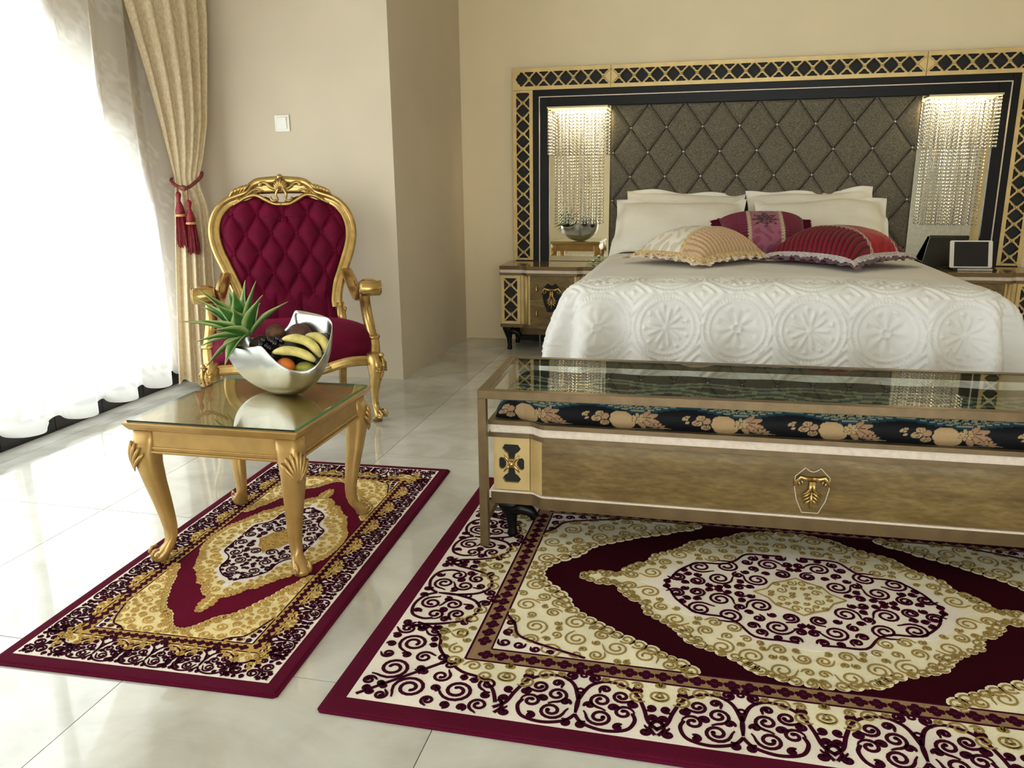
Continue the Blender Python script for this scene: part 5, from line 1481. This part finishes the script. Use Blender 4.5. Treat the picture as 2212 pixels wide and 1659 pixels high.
# tufted back
BXs, BZs, bxo, bzo = 0.132, 0.205, 0.0, 0.805
def tuft(x, z):
    a = (x-bxo)/BXs+(z-bzo)/BZs; b = (x-bxo)/BXs-(z-bzo)/BZs
    puff = sqrt(abs(sin(pi*a)*sin(pi*b))); da, db = abs(a-round(a)), abs(b-round(b))
    seam = (1-0.6*math.exp(-(da/.05)**2))*(1-0.6*math.exp(-(db/.05)**2))
    # pleats below the last row
    if z < 0.60:
        q = (x/(BXs/1.0)+0.0); pl = abs(sin(pi*q*1.0+pi/2))**0.5; k = min(1, (0.60-z)/0.05); return lerp(puff*seam, pl*0.8, k)
    return puff*seam
def backpad(u, v):
    z = lerp(0.405, 1.112, v); hw = outl(z, False)+0.004; x = lerp(-hw, hw, u)
    if z > 1.0:
        # dip under the crest
        top = 1.112-0.042*math.exp(-(x/0.075)**2); z = 0.405+(top-0.405)*(v) if v < 1 else top
    e = min(1, (hw-abs(x))/0.045)*min(1, (1-v)/0.06+0.0)*1.0; e = sqrt(max(0, min(1, e)))
    bul = 0.035*e
    return (x, backy(z)+0.008-bul-0.028*tuft(x, z)*e, z)
t = MB(); t.grid(backpad, 130, 140); bp = t.build('backrest', M['velvet'], ac)
t = MB(); t.grid(lambda u, v: (backpad(u, v)[0], backy(backpad(u, v)[2])+0.022, backpad(u, v)[2]), 24, 40); t.build('back_panel', M['velvet'], ac)
bt0 = None
for i in range(-6, 7):
    for j in range(-2, 4):
        if (i+j) % 2: continue
        x = bxo+BXs*i/2; z = bzo+BZs*j/2
        if abs(x) > outl(z, False)-0.04 or z > 1.04 or z < 0.6: continue
        if bt0 is None:
            t = MB(); t.ball((0, 0, 0), (0.010, 0.006, 0.010), 10, 6); bt0 = t.build('upholstery_button', M['velvet'], ac); o = bt0
        else: o = dup(bt0, ac)
        o.location = (x, backy(z)-0.030, z)
# seat
def seat_out(a, k=1.0):
    """outline at angle a: rounded trapezoid"""
    e = 2/3.6; x = math.copysign(abs(cos(a))**e, cos(a)); y = math.copysign(abs(sin(a))**e, sin(a))
    wx = 0.392 if y < 0 else lerp(0.392, 0.285, y)
    return (x*wx*k, -0.030+y*(0.285 if y > 0 else 0.300)*k)
t = MB(); rings = []
for (k, z) in ((0.97, .325), (1.0, .335), (1.02, .360), (1.02, .390), (1.0, .420), (.95, .445), (.85, .463), (.7, .474), (.45, .482), (.2, .486), (.02, .487)):
    rings.append([(*seat_out(2*pi*j/72, k), z-0.02*(1-k)*0 - (0.018*max(0, -sin(2*pi*j/72))*k)) for j in range(72)])
t.rings(rings, True, True); t.build('seat', M['velvet'], ac)
# rails
t = MB(); pts = []
fr_ = catmull([(-.372, -.300, .315), (-.25, -.318, .318), (-.13, -.326, .292), (-.06, -.330, .280), (0, -.332, .272), (.06, -.330, .280), (.13, -.326, .292), (.25, -.318, .318), (.372, -.300, .315)], 5)
rings = []
for p in fr_:
    h_ = 0.024; rings.append([(p[0], p[1]-.016, p[2]-h_), (p[0], p[1]-.022, p[2]-h_*.3), (p[0], p[1]-.014, p[2]+h_*.3), (p[0], p[1]-.020, p[2]+h_), (p[0], p[1]+.016, p[2]+h_), (p[0], p[1]+.016, p[2]-h_)])
t.rings(rings); fr2 = t.build('front_rail', M['gold'], ac)
t = MB()
for k in range(7):
    a = (k-3)*.34; t.tube([(0, -.358, .262), (sin(a)*.03, -.364, .262+cos(a)*.03), (sin(a)*.052, -.358, .264+cos(a)*.046)], [.004, .008, .005], 7)
for sg in (-1, 1):
    t.tube(catmull([(sg*.03, -.352, .270), (sg*.08, -.354, .296), (sg*.12, -.350, .318), (sg*.150, -.348, .322), (sg*.155, -.348, .308)], 4), .007, 7)
    t.tube(catmull([(sg*.05, -.352, .262), (sg*.11, -.352, .276), (sg*.17, -.346, .300)], 4), .006, 7)
t.build('rail_carving', M['gold'], fr2)
for sg in (-1, 1):
    t = MB(); t.tube(catmull([(sg*.380, -.29, .318), (sg*.385, -.12, .312), (sg*.340, .08, .316), (sg*.270, .25, .325)], 5), .022, 10); t.build('side_rail', M['gold'], ac)
t = MB(); t.tube([(-.265, .262, .325), (.265, .262, .325)], .022, 10); t.build('rear_rail', M['gold'], ac)
for sg in (-1, 1):
    t = MB(); a0 = atan2(-1, sg); cx, cy = sg*.378, -.300; S_ = []
    for z, d, r, ex in ((.350, .0, .030, 3), (.325, .010, .040, 2.6), (.29, .018, .044, 2.4), (.25, .014, .036, 2.3), (.20, .004, .027, 2.2), (.15, -.004, .021, 2.1), (.10, -.006, .0175, 2), (.07, .0, .018, 2), (.048, .012, .024, 2), (.034, .022, .029, 2), (.026, .018, .026, 2), (.022, .006, .026, 2), (.0, .006, .024, 2)):
        S_.append((cx+cos(a0)*d, cy+sin(a0)*d, z, r, r, a0, ex))
    t.loft(S_[::-1], 18); lg = t.build('front_leg', M['gold'], ac)
    t = MB(); ux, uy = cos(a0), sin(a0); px, py = -uy, ux
    for s2 in (-1, 1):
        for k in range(4):
            q = k/3; t.tube([(cx+ux*.048+px*s2*(.008+.0*q), cy+uy*.048+py*s2*.008, .345-.03*q-.015), (cx+ux*(.056)+px*s2*(.024), cy+uy*.056+py*s2*.024, .320-.036*q-.02), (cx+ux*.036+px*s2*.036, cy+uy*.036+py*s2*.036, .315-.045*q)], [.004, .0065, .003], 6)
        fo = MB(); pts = [(cx+ux*(.034+.020*cos(an)*k_)+px*s2*.020, cy+uy*(.034+.020*cos(an)*k_)+py*s2*.020, .040+.022*sin(an)*k_) for k_, an in ((1, 2.2), (1, 1.2), (1, .2), (.9, -.8), (.75, -1.8), (.55, -2.8), (.3, -4))]
        fo.tube(pts, [.004, .006, .007, .007, .006, .005, .004], 7); fo.build('foot_scroll', M['gold'], lg)
    t.ball((cx+ux*.052, cy+uy*.052, .345), .013, 10, 6)
    t.tube([(cx+ux*.056, cy+uy*.056, .33), (cx+ux*.062, cy+uy*.062, .29), (cx+ux*.048, cy+uy*.048, .24), (cx+ux*.034, cy+uy*.034, .21)], [.006, .010, .008, .003], 7)
    t.build('acanthus_carving', M['gold'], lg)
    t = MB(); t.loft([(sg*.262, .365, 0, .022, .022, 0, 3), (sg*.262, .345, .08, .021, .023, 0, 3), (sg*.264, .29, .20, .024, .028, 0, 3), (sg*.268, .262, .32, .028, .030, 0, 3), (sg*.270, .262, .45, .028, .028, 0, 3), (sg*.268, .275, .53, .022, .022, 0, 3)], 14); t.build('rear_leg', M['gold'], ac)
    # arm: rises from the side rail, sweeps to the scroll, then back to the frame
    ax0 = sg*.385
    t = MB()
    pts = catmull([(sg*.388, -.200, .325), (sg*.392, -.180, .385), (sg*.388, -.150, .440), (sg*.378, -.130, .500), (sg*.370, -.130, .560), (sg*.366, -.150, .612), (sg*.370, -.165, .650)], 5)
    t.tube(pts, [lerp(.037, .027, min(1, i/(len(pts)*0.35))) for i in range(len(pts))], 12)
    t.lathe([(.033, -.012), (.040, -.005), (.040, .005), (.033, .012)], 14, (sg*.391, -.170, .408)); t.build('arm_post', M['gold'], ac)
    t = MB()
    pts = catmull([(sg*.318, backy(.67)-.005, .690), (sg*.330, .22, .655), (sg*.345, .13, .605), (sg*.352, .04, .590), (sg*.360, -.04, .610), (sg*.372, -.10, .655), (sg*.385, -.150, .676), (sg*.392, -.195, .672)], 6)
    rings = []
    for i, p in enumerate(pts):
        a = Vector(pts[max(0, i-1)]); b = Vector(pts[min(len(pts)-1, i+1)]); d = (b-a).normalized(); sd = d.cross(Vector((0, 0, 1))).normalized(); up = sd.cross(d)
        q = i/(len(pts)-1); wd = .031+.014*max(0, (q-.55)/.45); hh = .025+.003*q
        rings.append([tuple(Vector(p)+sd*wd*math.copysign(abs(cos(an))**.75, cos(an))+up*hh*math.copysign(abs(sin(an))**.75, sin(an))) for an in [2*pi*j/12 for j in range(12)]])
    t.rings(rings); ar = t.build('arm', M['gold'], ac)
    t = MB(); Rr = .038; cy, cz = -.198, .658; x0, x1 = sg*.345, sg*.440
    Mx = Matrix.Rotation(pi/2, 3, 'Y'); t.lathe([(.001, -.052), (.012, -.052), (.020, -.048), (Rr-.002, -.048), (Rr, -.044), (Rr, .044), (Rr-.003, .048), (.001, .048)], 24, ((x0+x1)/2, cy, cz), M_=Mx)
    for xx in (x0-sg*.003, x1+sg*.003):
        t.tube([(xx, cy+r_*cos(a), cz+r_*sin(a)) for r_, a in [(Rr*(1-k/14), 1.2+k*.7) for k in range(11)]], .0032, 6)
    t.build('arm_scroll', M['gold'], ar)
    t = MB()
    for k in range(3): t.tube([(sg*(.335+.010*k), .20-.03*k, .672-.016*k), (sg*(.340+.008*k), .13-.02*k, .624-.008*k), (sg*(.343+.006*k), .07, .606-.004*k)], [.003, .006, .003], 6)
    t.build('arm_carving', M['gold'], ar)

# ================================================================ CURTAINS
def drape_obj():
    n = thing('curtain', 'cream jacquard curtain gathered by a rope tieback in corner', 'curtain', (-1.15, -1.65, 0))
    ZK = [0.03, .25, .55, .85, 1.05, 1.16, 1.22, 1.32, 1.50, 1.75, 2.05, 2.45, 2.93]
    LX = [-1.215, -1.215, -1.21, -1.205, -1.20, -1.20, -1.20, -1.20, -1.20, -1.20, -1.20, -1.20, -1.20]
    LY = [-1.83, -1.80, -1.765, -1.73, -1.70, -1.675, -1.675, -1.70, -1.745, -1.815, -1.915, -2.04, -2.16]
    RX = [-1.02, -1.03, -1.04, -1.05, -1.06, -1.085, -1.085, -1.075, -1.065, -1.06, -1.05, -1.04, -1.04]
    RY = [-1.66, -1.64, -1.62, -1.59, -1.585, -1.605, -1.60, -1.565, -1.52, -1.49, -1.46, -1.45, -1.45]
    AM = [.030, .030, .028, .022, .014, .007, .006, .010, .018, .024, .028, .030, .032]
    t = MB(); NU, NV = 240, 150
    def f(u, v):
        z = 0.03+v*2.90; lx, ly, rx, ry = (interp(z, ZK, q) for q in (LX, LY, RX, RY)); am = interp(z, ZK, AM)
        x = lerp(lx, rx, u); y = lerp(ly, ry, u); dx, dy = ry-ly, -(rx-lx); L_ = hypot(dx, dy)+1e-6
        ph = u*2*pi*5.2+0.5*sin(u*7); s_ = sin(ph); bulge = 0.05*sin(pi*u)*(0.4+0.6*abs(z-1.19)/0.5 if abs(z-1.19) < 0.5 else 1)
        s_ = math.copysign(abs(s_)**0.7, s_)
        o_ = am*s_+bulge
        if z < 1.15: o_ = am*sin(u*2*pi*4.3+1+0.3*sin(z*3))+bulge
        k = min(1, max(0, (z-1.1)/0.12)); oa = am*s_+bulge; ob = am*sin(u*2*pi*4.3+1+0.3*sin(z*3))+bulge; o_ = lerp(ob, oa, k)
        hem = 0.02*sin(u*9) if v == 0 else 0
        return (x+dx/L_*o_+1.15, y+dy/L_*o_+1.65, z+hem)
    t.grid(f, NU, NV); t.build('cloth', M['drape'], n)
    return n
drape_obj()
tbk = thing('curtain_tieback', 'twisted brown rope tieback with two crimson tassels on curtain', 'tieback', (-1.14, -1.64, 1.16))
# rope loop round the neck of the curtain
def helix(path, r, turns, ph):
    out = []; m = len(path)
    for i, p in enumerate(path):
        a = Vector(path[max(0, i-1)]); b = Vector(path[min(m-1, i+1)]); d = (b-a).normalized(); s_ = d.cross(Vector((0, 0, 1)));
        if s_.length < 1e-3: s_ = Vector((1, 0, 0))
        s_.normalize(); u = s_.cross(d); q = 2*pi*turns*i/m+ph; out.append(tuple(Vector(p)+s_*r*cos(q)+u*r*sin(q)))
    return out
loop_ = catmull([(-.035, .075, .075), (-.072, .02, .068), (-.070, -.050, .040), (-.020, -.080, .003), (.030, -.058, -.010), (.058, -.018, .018), (.068, .030, .050), (.045, .08, .075)], 12)
for ph in (0, pi):
    t = MB(); t.tube(helix(loop_, .0055, 22, ph), .0062, 6); t.build('rope_strand', M['rope'] if ph else M['tassel'], tbk)
t = MB(); t.ball((.020, -.078, -.010), (.024, .018, .016), 10, 6); t.tube([(.0, -.085, .0), (.03, -.08, -.022), (.045, -.065, -.005)], .008, 7); t.build('knot', M['rope'], tbk)
for (tx, ty, ztop, zb_, nm) in ((-.008, -.088, -.030, -.335, 0), (.042, -.070, -.075, -.375, 1)):
    tz = bpy.data.objects.new('tassel', None); COL.objects.link(tz)
    t = MB(); t.tube(helix([(tx, ty, lerp(-.005, ztop, k/10)) for k in range(11)], .002, 4, 0), .0028, 5); c0 = (tx, ty, ztop)
    prof = [(.003, 0), (.012, -.006), (.016, -.018), (.012, -.034), (.008, -.050), (.013, -.062), (.020, -.080), (.026, -.105), (.027, -.122)]
    t.lathe(prof, 16, c0); ts = t.build('tassel', M['tassel'], tbk)
    bpy.data.objects.remove(tz)
    t = MB(); t.lathe([(.0275, -.124), (.029, -.128), (.029, -.134), (.0275, -.138)], 18, c0); t.build('gold_band', M['cord_gold'], ts)
    t = MB(); rr2 = random.Random(nm)
    for k in range(70):
        a = rr2.uniform(0, 2*pi); q = sqrt(rr2.uniform(0.1, 1)); x0, y0 = tx+.026*q*cos(a), ty+.026*q*sin(a); ln = (zb_-ztop)*rr2.uniform(.94, 1.04); e = 1.35
        t.tube([(x0, y0, ztop-.136), (tx+(x0-tx)*e, ty+(y0-ty)*e, ztop+(ln-.136)*.6), (tx+(x0-tx)*(e+rr2.uniform(-.1, .25)), ty+(y0-ty)*e, ztop+ln)], .0022, 4)
    f_ = t.build('fringe', M['tassel'], ts); tag(f_, kind='stuff')

def sheer(name, lab, y0, y1, x, zt, seed, waves, amp, axis='y', group=None, hem0=0.075):
    t = MB(); NU = int(abs(y1-y0)/0.012); NV = 150; rnd = random.Random(seed); cols = []
    ph = [rnd.uniform(0, 6.3) for _ in range(6)]
    sp = [(rnd.uniform(0, 0.6), rnd.uniform(0, 0.6), rnd.uniform(.05, .11), rnd.choice((-1, 1)), rnd.uniform(0, 6.3)) for _ in range(16)]
    for i in range(NU+1):
        y = lerp(y0, y1, i/NU); s_ = abs(y-y0)
        arg = s_*2*pi/waves+0.9*sin(s_*2.1+ph[0])+0.5*sin(s_*5+ph[1])
        w_ = sin(arg); w_ = math.copysign(abs(w_)**0.65, w_)
        hem = hem0+0.022*cos(arg+0.8)+0.012*sin(s_*3+ph[2])
        for j in range(NV+1):
            v = j/NV; z = lerp(hem, zt, v); a = amp*(1.25-0.35*v); xo = a*w_+0.012*sin(s_*9+z*2.2+ph[3])+0.01*sin(z*3+s_*2)
            yo = y+0.02*sin(arg*2+ph[4])
            t.v.append((x+xo, yo, z) if axis == 'y' else (yo, x+xo, z))
            # woven scrolls, cloth coordinates
            cu, cv = (s_*1.4) % 0.62, z % 0.62; val = 0.0
            for (cx, cy, r, d, p0) in sp:
                for ox in (-.62, 0, .62):
                    dx = cu-cx-ox; 
                    if abs(dx) > r: continue
                    for oy in (-.62, 0, .62):
                        dy = cv-cy-oy; rr_ = hypot(dx, dy)
                        if rr_ < r:
                            k = (rr_/r*1.7+d*atan2(dy, dx)/(2*pi)+p0) % 1.0
                            if 0.3 < k < 0.66: val = 1.0
            g = 0.0+0.75*val+(1.0 if z < hem+0.06 else 0)*0.7
            g = min(1, g); cols.append((g, g, g, 1))
    for i in range(NU):
        for j in range(NV):
            a = i*(NV+1)+j; t.face((a, a+NV+1, a+NV+2, a+1))
    n = t.build(name, M['sheer'] if axis == 'y' else M['sheer_rear'], cols=cols, recalc=False)
    return tag(n, lab, 'curtain', group)
sheer('sheer_curtain', 'white sheer scroll-patterned curtain hanging over the bright window', -1.60, -4.30, -1.235, 2.93, 3, 0.29, 0.034)
sheer('sheer_curtain', 'white sheer curtain panel of the window nearest the camera', -4.34, -6.9, -1.235, 2.93, 8, 0.27, 0.034)
sheer('sheer_curtain', 'white sheer curtain on the added rear fill window behind the camera', 0.45, 4.42, YB+0.10, 2.9, 5, 0.27, 0.034, 'x')  # curtain of the added fill window, out of view
